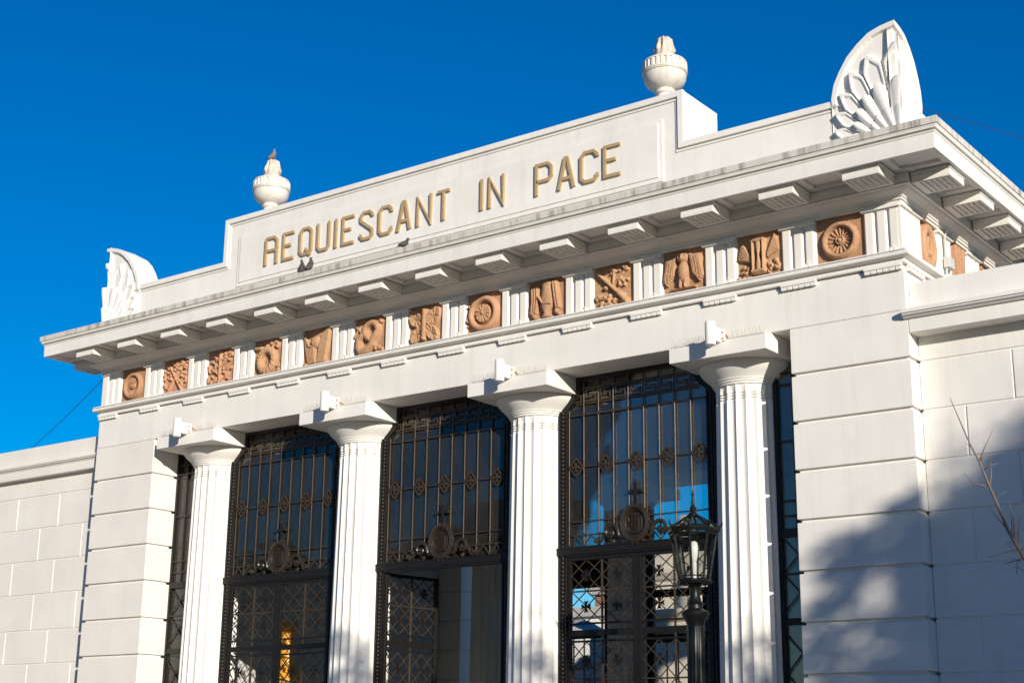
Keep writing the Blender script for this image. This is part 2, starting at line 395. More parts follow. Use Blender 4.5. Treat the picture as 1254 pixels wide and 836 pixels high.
def m11():
    H = Z
    for s in (-1, 1):
        for i in range(7):
            x = s*(.42+.07*i); H = path(H, [(x-s*.08,.72-.03*i),(x+s*.02,.2-.04*i),(x+s*.06,-.45+.09*abs(i-4))], .055, .045+.004*(i % 2))
        H = blob(H, s*.62, .45, .3, .05, 1, 1)
    H = blob(H, 0, .0, .5, .09, .5, 1); H = blob(H, 0, .62, .25, .095, 1.05, .95)
    H = np.where(np.hypot(U-.1, V-.65) < .07, H-.03, H); H = np.where(np.hypot(U+.1, V-.65) < .07, H-.03, H); H = blob(H, 0, .55, .05, .11)
    H = H*(1+.05*np.sin(45*V)*np.cos(38*U)); H = cap(H, -.1, -.3, -.12, -.62, .1, .065); H = cap(H, .12, -.3, .1, -.62, .1, .065)
    H = cap(H, -.55, -.68, .55, -.68, .05, .04); return leaves(H, 12, 14, -.8, .8, -.92, -.8, .09, .03)
def m12():
    H = np.where((np.abs(U-.02) < .3) & (np.abs(V-.68) < .06), .085, 0); H = np.where((np.abs(U-.02) < .3) & (np.abs(V+.62) < .06), .085, H)
    for x in (-.22, .02+.22): H = cap(H, x, -.6, x, .68, .06, .08)
    w = np.interp(V, [-.58,-.3,.03,.36,.66], [.17,.16,.035,.16,.17]); H = np.maximum(H, np.where(np.abs(V-.03) < .62, .07*np.sqrt(np.clip(1-((U-.02)/w)**2, 0, 1)), 0))
    for i in range(7):
        H = cap(H, -.35, -.15+.02*i, -.9+.03*i, .05+.1*i, .045, .04); H = cap(H, .38, -.05+.02*i, .85-.02*i, .2+.11*i, .04, .03)
    return leaves(leaves(H, 14, 15, -.9, -.4, -.85, -.25, .12, .04), 12, 16, .4, .9, -.75, -.2, .11, .04)
def m13(): return rosette(.64, .54, 16, .055)
def s1():
    H = dome(np.abs(np.hypot(U, V*.8)-.6), .18, .06); th = np.linspace(0, 2.4*PI, 22)
    return path(H, [(.28*math.cos(t)*(1-.2*t/7), .38*math.sin(t)*(1-.2*t/7)) for t in th], .1, .05)
def s2():
    H = Z
    for x in (-.45, 0, .45): H = cap(H, x*.6, -.9, x, .8, .13, .06, .2)
    return leaves(H, 10, 17, -.8, .8, -.3, .2, .13, .05)
def s3(): return leaves(path(Z, [(-.6,-.7),(-.3,.1),(.4,.6),(.75,.3)], .13, .055), 16, 18, -.8, .8, -.8, .8, .15, .045)
REL = [m1(), m2(), m3(), m4(), m5(), m6(), m7(), m8(), m9(), m10(), m11(), m12(), m13()]
LAB = ['terracotta rosette relief at the far end', 'terracotta relief of crossed berry branches', 'terracotta relief of a leafy upright bundle', 'terracotta relief of a coiled wreath with ribbon',
       'terracotta relief of hanging drapery round a globe', 'terracotta relief of a serpent wound about crossed bars', 'terracotta butterfly relief', 'terracotta rosette inside a thick ring',
       'terracotta relief of a draped urn', 'terracotta relief of an inverted torch among flowers', 'terracotta owl relief with spread wings', 'terracotta winged hourglass relief', 'large terracotta rosette relief at the corner']
def metope(H, w, z0, z1, relief=1.05):
    H = np.clip(H, -.03, .12); H = np.where(H > 0, .12*(np.maximum(H, 1e-6)/.12)**.72, H)*relief
    edge = np.clip((np.minimum(1-np.abs(U), 1-np.abs(V))-.035)/.05, 0, 1); H = H*edge
    H = H + .0025*rng.standard_normal(H.shape)*edge
    P = np.stack([U*w/2, -H, (z0+z1)/2 + V*(z1-z0)/2], -1)
    b = MB(); b.grid(P); return b
for i, H in enumerate(REL):
    o = metope(H, .632, 7.462, 8.092).build('metope', M['terra'], portal, smooth=True, loc=((i-6)*MOD, FY+.05, 0), fixn=False); o['label'] = LAB[i]
sr = [s1(), s2(), s3()]
sm = []
for k in range(3): 
    o = metope(sr[k], .548, 7.462, 8.092, 1.0).build('metope', M['terra'], portal, smooth=True, loc=(HX-.05, SIDE_MET[k]+.27, 0), rotz=PI/2, fixn=False); sm.append(o)
    o['label'] = ['terracotta coiled medallion on the side', 'terracotta upright torches on the side', 'terracotta scythe relief on the side'][k]
for k in range(3, 8):
    o = sm[k % 3].copy(); COL.objects.link(o); o.location = (HX-.05, SIDE_MET[k]+.27, 0)
for k in range(8):
    o = sm[(k+1) % 3].copy(); COL.objects.link(o); o.location = (-HX+.05, SIDE_MET[k]+.27, 0); o.rotation_euler = (0,0,-PI/2)

# ---------------- columns (part) > echinus, abacus (sub-parts)
NF = 20; CZ0 = .30
def flute(r, z, a):
    t = (a*NF/(2*PI)) % 1.0
    d = .036*math.sin(PI*t)**.85
    if z > 6.2: d *= max(.12, 1-(z-6.2)/.05)
    return r - d
prof = [(.462-.0,.0+.30)] + [(.462-.052*((z-.3)/5.9)**1.25, z) for z in np.linspace(.6, 6.02, 14)]
def neckr(z): return .462-.052*((z-.3)/5.9)**1.25
for zc in (6.06, 6.095, 6.13):
    prof += [(neckr(zc), zc-.009), (neckr(zc)-.02, zc-.006), (neckr(zc)-.02, zc+.006), (neckr(zc), zc+.009)]
prof += [(.409, 6.17), (.409, 6.235), (.404, 6.26), (.40, 6.30)]
def column_mb():
    b = MB(); b.lathe(prof, NF*10, rf=lambda r, z, a: flute(r, z, a)); return b
AX_Y = .60
col0 = column_mb().build('column', M['white_clean'], portal, auto=True)
col0.data.set_sharp_from_angle(angle=rad(24))
ech = MB().lathe([(.395,6.24),(.425,6.245),(.43,6.262),(.424,6.268),(.442,6.274),(.448,6.292),(.442,6.298),(.46,6.304),(.467,6.322),(.47,6.326),(.52,6.372),(.565,6.415),(.598,6.455),(.617,6.485),(.620,6.505),(.612,6.523),(.60,6.53)], 64).build('echinus', M['white_clean'], col0, auto=True)
b = MB(); hy = .80
b.add([(-.69,-hy,6.524),(.69,-hy,6.524),(.69,hy,6.524),(-.69,hy,6.524),(-.69,-hy,6.718),(.69,-hy,6.718),(.69,hy,6.718),(-.69,hy,6.718),
       (-.69,-hy+.16,6.756),(.69,-hy+.16,6.756),(.69,hy-.16,6.756),(-.69,hy-.16,6.756)],
      [(0,3,2,1),(0,1,5,4),(2,3,7,6),(1,2,6,10,9,5),(3,0,4,8,11,7),(4,5,9,8),(6,7,11,10),(8,9,10,11)])
b.build('abacus', M['white_clean'], col0, bevel=.006)
COLX = [-4.95, -1.65, 1.65, 4.95]
BCY = BYF + FY - AX_Y - .0 + .0          # rear axis
BCY = BYF - (AX_Y - FY)
first = True
for y in (AX_Y, BCY):
    for x in COLX:
        o = col0 if first else copy_tree(col0)
        first = False; o.location = (x, y, 0); o.rotation_euler = (0,0,rad(6) if y < 2 else PI+rad(6))
        for ch in o.children: ch.rotation_euler = (0,0,-o.rotation_euler[2])

# ---------------- pilasters with rusticated courses
JZ = [6.172, 5.578, 4.985, 4.388, 3.785, 3.19, 2.60, 2.0, 1.4, .8]
def courses(b, x0, x1, y0, y1, ztop, joints, zbot, g=.042, d=.04):
    b.box(x0+d, x1-d, y0+d, y1-d, zbot, ztop)
    zs = [ztop] + joints + [zbot]
    for a, c in zip(zs[:-1], zs[1:]):
        b.box(x0, x1, y0, y1, c+(g/2 if c != zbot else 0), a-(g/2 if a != ztop else 0))
for sx in (1, -1):
    for (ya, yb) in ((FY+.003, .50), (BYF-.50, BYF-.003)):
        b = MB(); xs = sorted((sx*5.89, sx*7.41)); courses(b, xs[0], xs[1], ya, yb, 6.755, JZ, .0)
        b.build('pilaster', M['wall'] if sx < 0 else M['white'], portal, bevel=.007)
    b = MB(); xs = sorted((sx*6.45, sx*7.36)); b.box(xs[0], xs[1], .46, BYF-.46, 0, 6.754); b.build('side_wall', M['pale_hall'], portal)
b = MB(); b.box(-7.3, 7.3, -.5, BYF+.5, 0.01, .30); b.box(-6, 6, -1.0, -.5, .01, .15); b.build('hall_floor', M['hallfloor'], portal)

# ---------------- parapet with inscription
BX = 4.46; PT = 10.355; LT = 9.605
par = MB()
def yrange(y): return FY-.01+y
par.prism([(-7.38,8.72),(7.38,8.72),(7.38,LT-.005),(BX-.005,LT-.005),(BX-.005,PT-.005),(-BX+.005,PT-.005),(-BX+.005,LT-.005),(-7.38,LT-.005)], -.025, .36)
par.box(-BX+.005, BX-.005, .361, .90, 8.72, PT-.006)
for s in (-1, 1):
    xs = sorted((s*7.02, s*7.385)); par.box(xs[0], xs[1], .36, BYF-.36, 8.72, LT-.005)
par.box(-7.38, 7.38, BYF-.36, BYF-.02, 8.72, LT-.005)
parapet = par.build('parapet', M['white'], portal, bevel=.006)
def band(z, x, pr, hb):                   # coping fascia that steps up around the block; closed outline in XZ
    pass
b = MB(); t = .085
# stepped coping fascia as one outline
pr0 = -.066
out = [(-6.75,LT),(-BX,LT),(-BX,PT),(BX,PT),(BX,LT),(6.75,LT),(6.75,LT-t),(BX-t,LT-t),(BX-t,PT-t),(-BX+t,PT-t),(-BX+t,LT-t),(-6.75,LT-t)]
quads = [(0,1,10,11),(1,2,9,10),(2,3,8,9),(3,4,7,8),(4,5,6,7)]
vs = [(x, pr0, z) for x, z in out] + [(x, .0, z) for x, z in out]
fs = [q for q in quads] + [(i, (i+1) % 12, (i+1) % 12+12, i+12) for i in range(12)]
b.add(vs, fs)
t2, e = t+.045, t+.016
out = [(-6.75,LT-e),(-BX+e,LT-e),(-BX+e,PT-e),(BX-e,PT-e),(BX-e,LT-e),(6.75,LT-e),(6.75,LT-t2),(BX-t2,LT-t2),(BX-t2,PT-t2),(-BX+t2,PT-t2),(-BX+t2,LT-t2),(-6.75,LT-t2)]
vs = [(x, -.040, z) for x, z in out] + [(x, .0, z) for x, z in out]
b.add(vs, [q for q in quads] + [(i, (i+1) % 12, (i+1) % 12+12, i+12) for i in range(12)])
b.build('parapet_fascia', M['white'], portal, bevel=.004)
b = MB(); b.box(-4.125,4.125,-.044,-.02,9.115,10.015); b.box(-4.06,4.06,-.060,-.03,9.18,9.965)
panel = b.build('inscription_panel', M['white'], portal, bevel=.004)
# letters: chamfered block strokes
def letter(ch):
    c = .22; m = .5
    D = {'R': [[(0,0),(0,1-c*.25),(c*.5,1),(1-c,1),(1,1-c*.6),(1,m+.07),(.86,m)], [(.0,m),(.86,m)], [(.86,m),(1,m-.07),(1,0)]],
     'E': [[(1,1),(0,1),(0,0),(1,0)], [(0,.53),(.72,.53)]],
     'Q': [[(c,0),(0,c*.6),(0,1-c*.6),(c,1),(1-c,1),(1,1-c*.6),(1,c*.6),(.78,0.02),(c,0)], [(.48,.22),(.95,-.06)]],
     'U': [[(0,1),(0,c*.6),(c,0),(1-c,0),(1,c*.6),(1,1)]],
     'I': [[(0,0),(0,1)]],
     'S': [[(1,.80),(1,1-c*.55),(1-c,1),(c,1),(0,1-c*.55),(0,.70),(1,.30),(1,c*.55),(1-c,0),(c,0),(0,c*.55),(0,.2)]],
     'C': [[(1,.78),(1,1-c*.6),(1-c,1),(c,1),(0,1-c*.6),(0,c*.6),(c,0),(1-c,0),(1,c*.6),(1,.22)]],
     'A': [[(0,0),(.42,1),(.58,1),(1,0)], [(.16,.30),(.84,.30)]],
     'N': [[(0,0),(0,1),(1,0),(1,1)]],
     'T': [[(0,1),(1,1)], [(.5,1),(.5,0)]],
     'P': [[(0,0),(0,1),(1-c,1),(1,1-c*.6),(1,.42+c*.6),(1-c,.42),(0.,.42)]]}
    return D[ch]
def ribbon(b, pts, w, y0, y1):
    n = len(pts); L = []; Rr = []
    for i in range(n):
        p = Vector(pts[i])
        d0 = (p-Vector(pts[i-1])).normalized() if i > 0 else None
        d1 = (Vector(pts[i+1])-p).normalized() if i < n-1 else None
        if d0 is None: nn = Vector((-d1.y, d1.x)); k = 1
        elif d1 is None: nn = Vector((-d0.y, d0.x)); k = 1
        else:
            n0 = Vector((-d0.y, d0.x)); n1 = Vector((-d1.y, d1.x)); nn = (n0+n1).normalized(); k = min(1.9, 1/max(.3, nn.dot(n0)))
        L.append(p+nn*w/2*k); Rr.append(p-nn*w/2*k)
    vs = [(p.x, y0, p.y) for p in L]+[(p.x, y0, p.y) for p in Rr]+[(p.x, y1, p.y) for p in L]+[(p.x, y1, p.y) for p in Rr]
    fs = []
    for i in range(n-1):
        fs += [(i,i+1,n+i+1,n+i), (2*n+i,3*n+i,3*n+i+1,2*n+i+1), (i,2*n+i,2*n+i+1,i+1), (n+i,n+i+1,3*n+i+1,3*n+i)]
    fs += [(0,n,3*n,2*n), (n-1,3*n-1,4*n-1,2*n-1)]
    b.add(vs, fs)
LET = [('R',-3.442,-3.141),('E',-3.033,-2.755),('Q',-2.655,-2.365),('U',-2.265,-1.976),('I',-1.873,-1.827),('E',-1.721,-1.441),('S',-1.344,-1.058),('C',-.957,-.665),('A',-.580,-.290),('N',-.185,.115),('T',.201,.482),
       ('I',1.038,1.090),('N',1.186,1.482),('P',2.03,2.338),('A',2.42,2.721),('C',2.803,3.116),('E',3.194,3.494)]
SW = .047
for ch, x0, x1 in LET:
    b = MB(); cx = (x0+x1)/2
    for j, st in enumerate(letter(ch)):
        pts = [((x0+SW/2 + p[0]*max(0, (x1-x0-SW))) if ch != 'I' else cx, 9.342+SW/2+p[1]*(.482-SW)) for p in st]
        if ch == 'I': pts = [(cx, 9.342), (cx, 9.824)]
        if ch == 'N' or ch == 'A' or ch == 'R' or ch == 'P' or ch == 'U' or ch == 'T':
            pts = [(px, (9.342 if abs(pz-9.342-SW/2) < 1e-6 and (k in (0, len(pts)-1)) else (9.824 if abs(pz-9.824+SW/2) < 1e-6 and k in (0, len(pts)-1) and ch in 'NU' else pz))) for k, (px, pz) in enumerate(pts)]
        ribbon(b, pts, SW, -.098-.0015*j, -.055)
    b.build('letter', M['gold'], panel, origin=(cx,-.06,9.342), loc=(cx,-.06,9.342), bevel=.0035)

# ---------------- acroteria at the corners
OU = [0,.12,.25,.40,.55,.67,.75,.795,.812,.815]; OZ = [10.43,10.405,10.355,10.255,10.12,9.95,9.80,9.62,9.45,8.70]
def acroterion(cx, cy, sx, sy, name):
    n, m = 110, 170; U0 = .815; z0 = 8.70
    us = np.linspace(0, 1, n)**1.0*U0; ts = np.linspace(0, 1, m)
    uu, tt = np.meshgrid(us, ts, indexing='ij')
    ztop = np.interp(uu, OU, OZ); zz = z0+(ztop-z0)*tt
    # distance to the outline
    ou = np.interp(np.linspace(0, 1, 300), np.linspace(0, 1, len(OU)), OU); oz = np.interp(np.linspace(0, 1, 300), np.linspace(0, 1, len(OZ)), OZ)
    dist = np.min(np.hypot(uu[..., None]-ou, zz[..., None]-oz), -1)
    H = np.where(dist < .07, .045, .0)*np.clip((zz-9.50)/.03, 0, 1)
    r = np.hypot(uu, zz-8.80); a = np.degrees(np.arctan2(uu, zz-8.80))
    Rout = np.interp(a, [0,12,25,40,60,90,120], [1.36,1.32,1.25,1.09,.90,.745,.69]); rho = r/Rout
    NP_ = 7.0; q = a/90*NP_; dl = (q-np.round(q))*2            # -1..1 across a petal
    outer = (rho < 1-.17*np.abs(dl)**1.2) & (np.abs(dl) < .94) & (rho > .3)
    rim_in = (rho < .92-.17*np.abs(dl)**1.2) & (np.abs(dl) < .66) & (rho > .5)
    ho = np.where(outer, .048+.018*rho, 0); ho = np.where(rim_in, ho-.018-.008*np.clip(.9-rho, 0, 1), ho)
    inn = rho < .66-.11*dl**2
    hi = np.where(inn,   .028+.085*np.sqrt(np.clip(1-(dl*.97)**2, 0, 1))*np.clip((rho+.12)/.70, .2, 1)**.8 + .02*(rho < .38)*np.sqrt(np.clip(1-dl**2, 0, 1)), 0)
    H = np.maximum(H, np.maximum(ho, hi))
    H[0] = H[1]
    for _ in range(1):
        K = np.pad(H, 1, mode='edge'); H = (K[1:-1,1:-1]*2+K[:-2,1:-1]+K[2:,1:-1]+K[1:-1,:-2]+K[1:-1,2:])/6
    ridge = np.clip(1-uu/.25, 0, 1)**1.5
    lean = np.clip((zz-9.3)/1.1, 0, 1)**1.5*.055; 
    b = MB()
    fu = ridge*(H+lean)
    Pf = np.stack([cx-sx*(uu-fu), cy-sy*0+(-sy)*(-1)*0 + 0*uu - (H+lean)*sy, zz], -1)
    Ps = np.stack([cx+sx*(H+lean), cy+sy*(uu-fu), zz], -1)
    # make both wings meet at the ridge
    Pf[0, :, 0] = cx+sx*(H[0]+lean[0]); Ps[0, :, 1] = cy-sy*(H[0]+lean[0])
    b.grid(Pf); b.grid(Ps)
    # thickness: outline band carried back
    T = .42
    for P, ax in ((Pf, 1), (Ps, 0)):
        top = P[:, -1]; bk = top.copy()
        if ax == 1: bk[:, 1] = cy+sy*np.minimum(T, us)
        else: bk[:, 0] = cx-sx*np.minimum(T, us)
        end = P[-1][::-1]; ebk = end.copy()
        if ax == 1: ebk[:, 1] = cy+sy*T
        else: ebk[:, 0] = cx-sx*T
        A = np.concatenate([top, end[1:]]); B = np.concatenate([bk, ebk[1:]])
        b.grid(np.stack([A, B], 0))
        # back wall of the wing
        lo = bk.copy(); lo[:, 2] = z0; b.grid(np.stack([bk, lo], 0))
    return b.build(name, M['white_clean'], portal, auto=True)
acroterion(HX, -.032, 1, 1, 'acroterion'); acroterion(-HX, -.032, -1, 1, 'acroterion')
acroterion(HX, BYF, 1, -1, 'acroterion'); acroterion(-HX, BYF, -1, -1, 'acroterion')

# ------------------------------------------------------------------ urns
def make_urn(loc, label):
    r = empty('stone_urn', loc, label, 'urn', 'stone urns on the parapet')
    MB().box(-.22,.22,-.22,.22,0,.06).build('plinth', M['sima'], r, bevel=.01)
    def rf(r_, z, a):
        if .592 < z < .70: return r_ - .020*(1 if (a*26/(2*PI)) % 1 > .62 else 0)
        return r_
    MB().lathe([(.20,.06),(.20,.10),(.15,.14),(.118,.20),(.112,.235),(.14,.255),(.145,.285),(.125,.30),(.13,.31),(.20,.335),(.262,.39),(.293,.455),(.302,.52),(.302,.535),(.317,.539),(.321,.553),(.312,.558),(.321,.563),(.322,.578),(.313,.585),(.316,.590),
                (.316,.593),(.316,.596),(.317,.65),(.314,.698),(.314,.702),(.313,.712),(.296,.735),(.25,.758),(.19,.78),(.15,.792),(.147,.80)], 120, rf=rf).build('bowl', M['urn'], r, auto=True)
    def ff(r_, z, a):
        if z > .90: return r_*(1+.16*math.sin(7*a+z*9)*min(1, (z-.90)/.1)+.10*math.sin(11*a+2))
        return r_*(1+.03*math.sin(9*a))
    b = MB().lathe([(.147,.796),(.152,.83),(.130,.845),(.140,.87),(.148,.905),(.138,.95),(.114,1.0),(.100,1.05),(.094,1.09),(.070,1.115),(.02,1.10)], 72, rf=ff)
    for k in range(9):
        a = k*2*PI/9+.3; l = .045+.03*random.random()
        b.tube([(.075*math.cos(a),.075*math.sin(a),1.02),(.085*math.cos(a),.085*math.sin(a),1.02+l*.7),(.06*math.cos(a+.3),.06*math.sin(a+.3),1.02+l+.02)], [.03,.024,.006], 6)
    b.build('flame_finial', M['flame'], r, auto=True)
    return r
make_urn((-3.905,.42,PT), 'pale stone urn with a bird on its flame finial, left end of the inscription parapet')
make_urn((3.905,.42,PT), 'pale stone urn with a dark stained finial, right end of the inscription parapet')

# ------------------------------------------------------------------ boundary walls
def wall_thing(x0, x1, yb, ycap, ymould, yfas, zt, zm, zm0, zf0, joints, vj, label, back, mat):
    w = empty('boundary_wall', ((x0+x1)/2, yb, 0), label, 'wall'); og = ((x0+x1)/2, yb, 0)
    b = MB(); b.box(x0+.012, x1-.012, yb+.012, back, 0, zf0+.05)
    zs = [zf0+.02]+joints+[0]
    for r, (a, c) in enumerate(zip(zs[:-1], zs[1:])):
        g = .010
        xs = [x0]+([] if r == 0 else vj[r % 2])+[x1]
        for p, q in zip(xs[:-1], xs[1:]):
            b.box(p+(g if p != x0 else 0), q-(g if q != x1 else 0), yb, yb+.05, c+g, a-(g if r else 0))
    b.build('masonry', mat, w, og, bevel=.006)
    b = MB(); b.box(x0-.001, x1+.001, yfas, back, zf0, zm0); b.build('fascia', mat, w, og, bevel=.006)
    b = MB(); b.prism([(yfas-.01,zm0),(ymould+.07,zm0+.004),(ymould+.055,zm0+.018),(ymould+.02,zm0+.035),(ymould+.02,zm0+.05),(ymould,zm0+.055),(ymould,zm-.004),(ymould+.02,zm),(back,zm),(back,zm0)], x0 - (.05 if x0 > 0 else 0), x1, 'x')
    b.build('moulding', mat, w, og, bevel=.003)
    b = MB(); b.box(x0-(.012 if x0 > 0 else 0), x1+(.012 if x0 < 0 else 0), ycap, back-.02, zm-.002, zt); b.build('coping', mat, w, og, bevel=.012)
    return w
JW = [6.17,5.587,4.995,4.40,3.79,3.20,2.60,2.0,1.4,.8]
va = [7.93+1.14*k for k in range(0, 9)]; vb = [8.50+1.14*k for k in range(0, 9)]
wall_thing(7.415, 18.0, .20, .05, -.15, -.05, 7.10, 6.74, 6.635, 6.465, JW, [va, vb], 'white coursed boundary wall running off to the right of the portal', .75, M['white'])
va = [-8.10-.0-1.22*k for k in range(0, 8)][::-1]; vb = [-8.82-1.22*k for k in range(0, 8)][::-1]
JL = [6.16,5.565,4.975,4.375,3.735,3.15,2.56,2.0,1.4,.8]
wall_thing(-18.0, -7.415, .32, .27, .14, .19, 7.09, 6.755, 6.66, 6.50, JL, [va, vb], 'white coursed boundary wall running off to the left of the portal', .95, M['wall'])

# ------------------------------------------------------------------ iron gates in the three bays
ZF = .30
def cross_pattee(b, cx, cz, s, y0, y1):
    for k in range(4):
        a = k*PI/2; c, n = math.cos(a), math.sin(a)
        pts = [(.16*s,-.10*s),(.95*s,-.42*s),(.8*s,0),(.95*s,.42*s),(.16*s,.10*s)]
        b.prism([(cx+p*c-q*n, cz+p*n+q*c) for p, q in pts], y0+.001*k, y1)
    b.prism([(cx+.2*s*math.cos(k*PI/4), cz+.2*s*math.sin(k*PI/4)) for k in range(8)], y0-.004, y1)
def make_leaf(parent, w, zb, zt, name='gate_leaf'):      # local: hinge at x=0, extends to +x, z relative to floor
    b = MB(); d = .028
    b.box(0,.045,-d,d,zb,zt); b.box(w-.06,w,-d,d,zb,zt); b.box(.045,w-.06,-d,d,zt-.05,zt); b.box(.045,w-.06,-d,d,zb,zb+.16)
    mids = [3.38-ZF, 2.15-ZF, 1.0-ZF]
    for zc in mids[:1]+mids[1:]:
        b.box(.045,w-.06,-.02,.02,zc-.012,zc+.012); b.box(.045,w-.06,-.024,.024,zc-.165,zc-.085); b.box(.045,w-.06,-.02,.02,zc-.245,zc-.221)
    leaf = b.build(name, M['iron'], parent, bevel=.003)
    x0, x1 = .045, w-.06; xm = (x0+x1)/2
    cells = []
    zones = [(zt-.05, 3.392-ZF), (3.135-ZF, 2.162-ZF), (1.905-ZF, 1.012-ZF)]
    l = MB(); spots = []; cr = MB()
    l.box(xm-.010,xm+.010,-.016,.016,zb+.16,zt-.05)
    for za, zc in zones:
        zmid = (za+zc)/2; l.box(x0,x1,-.014,.014,zmid-.010,zmid+.010)
        for xa, xb in ((x0,xm),(xm,x1)):
            for z1, z0 in ((za,zmid),(zmid,zc)):
                cxm, czm = (xa+xb)/2, (z0+z1)/2; hx, hz = (xb-xa)/2, (z1-z0)/2
                for o in (-1, 0, 1):
                    for s in (1, -1):
                        # diagonal z = czm + s*(x-cxm)*hz/hx + o*hz, clipped to the cell
                        pts = []
                        for xx in (xa, xb):
                            zz = czm + s*(xx-cxm)*hz/hx + o*hz
                            pts.append((xx, zz))
                        (ax, az), (bx, bz) = pts
                        def clip(ax, az, bx, bz, lim, up):
                            if (az > lim) == up and (bz > lim) == up: return None
                            if (az > lim) == up: t = (lim-az)/(bz-az); ax, az = ax+(bx-ax)*t, lim
                            if (bz > lim) == up: t = (lim-az)/(bz-az); bx, bz = ax+(bx-ax)*t, lim
                            return ax, az, bx, bz
                        c1 = clip(ax, az, bx, bz, z1+1e-6, True)
                        if not c1: continue
                        c1 = clip(*c1, z0-1e-6, False)
                        if not c1 or math.hypot(c1[2]-c1[0], c1[3]-c1[1]) < .02: continue
                        yy = -.012 if s == 1 else -.002
                        l.bar((c1[0],c1[1]), (c1[2],c1[3]), .014, yy, yy+.011+.0007*(o+1))
                spots.append((cxm, czm))
    la = l.build('lattice', M['bar'], leaf, bevel=.003); cross_pattee(cr, 0, 0, .085, -.022, -.013); co_ = cr.build('cross_ornament', M['iron'], leaf)
    for i, (x, z) in enumerate(spots):
        c = co_ if i == 0 else co_.copy()
        if i: COL.objects.link(c)
        c.location = (x, 0, z)
    return leaf
ZT = 6.757-ZF
def make_gate(bx, label, left_ang, right_ang):
    g = empty('iron_gate', (bx, .52, ZF), label, 'gate', 'iron gates between the columns')
    # outer frame following the capital
    y0, y1 = -.03, .05
    inn = [(-1.10,0),(-1.10,5.98),(-1.085,6.03),(-1.03,6.08),(-.97,6.14),(-.925,6.21),(-.90,6.28),(-.89,6.40)]
    poly_l = [(-1.235,0)] + [(-1.235,ZT)] + [(-.89,ZT)] + inn[::-1]
    b = MB()
    for s in (1, -1):
        outer = [(-1.235, p[1]) for p in inn]
        for (i0, o0, i1, o1) in zip(inn[:-1], outer[:-1], inn[1:], outer[1:]):
            q = [(s*o0[0],o0[1]),(s*i0[0],i0[1]),(s*i1[0],i1[1]),(s*o1[0],o1[1])]
            b.prism(q, y0, y1)
    b.box(-1.235,1.235,y0,y1,6.40,ZT)
    b.build('frame', M['iron'], g)
    for s in (1, -1):                        # beaded strip beside each column
        b = MB(); z = .2
        while z < 5.97:
            b.ball((s*1.165,-.036,z), .019, 6, 4, (1,1,1.35)); z += .056
        b.build('bead_strip', M['rust'], g, smooth=True)
    b = MB()
    for s in (1, -1): b.box(s*1.115-.012, s*1.115+.012, -.05, -.03, .2, 5.97); b.box(s*1.215-.015,s*1.215+.015,-.05,-.03,.2,6.0)
    b.build('frame_fillet', M['iron'], g)
    b = MB(); b.box(-1.25,1.25,-.062,.06,4.30-ZF,4.40-ZF); b.box(-1.24,1.24,-.05,.05,4.27-ZF,4.30-ZF); b.box(-1.25,1.25,-.07,.06,4.385-ZF,4.402-ZF)
    b.build('transom_bar', M['iron'], g, bevel=.004)
    # upper grille
    b = MB(); z0 = 4.40-ZF
    def hbar(z, w=.018, d=.010, xm=1.09): b.box(-xm,xm,-d,d,z-ZF-w/2,z-ZF+w/2)
    for z, xm in ((6.595,.89),(6.375,.97),(6.222,1.08),(5.497,1.10),(4.745,1.10),(4.56,1.10)): hbar(z, xm=xm)
    for k in (-4.5,-3.5,-2.5,-1.5,-.5,.5,1.5,2.5,3.5,4.5):
        x = k*.2415
        b.lathe([(.0115,z0),(.0115,ZT if abs(x) < .9 else 6.0)], 10, (x,0,0))
        if k > -4.5 and k < 4.5:
            b.prism([(x+.026*math.cos(t*PI/4), 6.222-ZF+.026*math.sin(t*PI/4)) for t in range(8)], -.018, .018)
            b.prism([(x+.024*math.cos(t*PI/4), 4.56-ZF+.024*math.sin(t*PI/4)) for t in range(8)], -.018, .018)
    xs = [k*.2415 for k in (-4.5,-3.5,-2.5,-1.5,-.5,.5,1.5,2.5,3.5,4.5)]
    for a, c in zip(xs[:-1], xs[1:]):
        m_ = (a+c)/2
        b.bar((a, 4.41-ZF), (m_, 4.55-ZF), .016, -.012, .0); b.bar((m_, 4.55-ZF), (c, 4.41-ZF), .016, -.0115, .001)
    b.build('upper_grille', M['bar'], g, auto=True)
    b = MB()
    for k in range(-4, 5):                   # meander band
        x = k*.2415-.003
        if abs(x) > .99: continue
        def q(p): return (x+p[0]*.085, 6.485-ZF+p[1]*.078)
        for P_ in ([(-1,-1),(.9,-1),(.9,.15),(-.1,.15)], [(1,1),(-.9,1),(-.9,-.25),(.3,-.25)]):
            ribbon(b, [q(p) for p in P_], .02, -.012+.001*(P_[0][0]), .006)
    b.build('meander_band', M['bar'], g, bevel=.002)
    for k in range(-2, 3):                   # diamonds on the middle rail
        b = MB(); x = k*.4833; z = 5.497-ZF; s = .113
        P_ = [(x-s,z),(x,z+s*1.12),(x+s,z),(x,z-s*1.12)]
        for i in range(4): b.bar(P_[i], P_[(i+1) % 4], .020, -.024+.001*i, .012)
        cross_pattee(b, x, z, .07, -.03, -.01)
        b.build('diamond_ornament', M['bar'], g, bevel=.003)
    b = MB(); b.box(-.022,.022,-.05,-.02,4.82-ZF,5.205-ZF); b.box(-.105,.105,-.048,-.022,5.055-ZF,5.098-ZF)
    for (x, z) in ((0,5.205),(-.105,5.077),(.105,5.077)): b.ball((x,-.035,z-ZF), .026, 8, 5)
    b.build('cross', M['iron'], g, bevel=.003)
    # crest: medallion with monogram and scrolls
    b = MB(); cz = 4.645-ZF
    n = 36; ring = [( .195*math.cos(t*2*PI/n), -.055, cz+.225*math.sin(t*2*PI/n)) for t in range(n+1)]
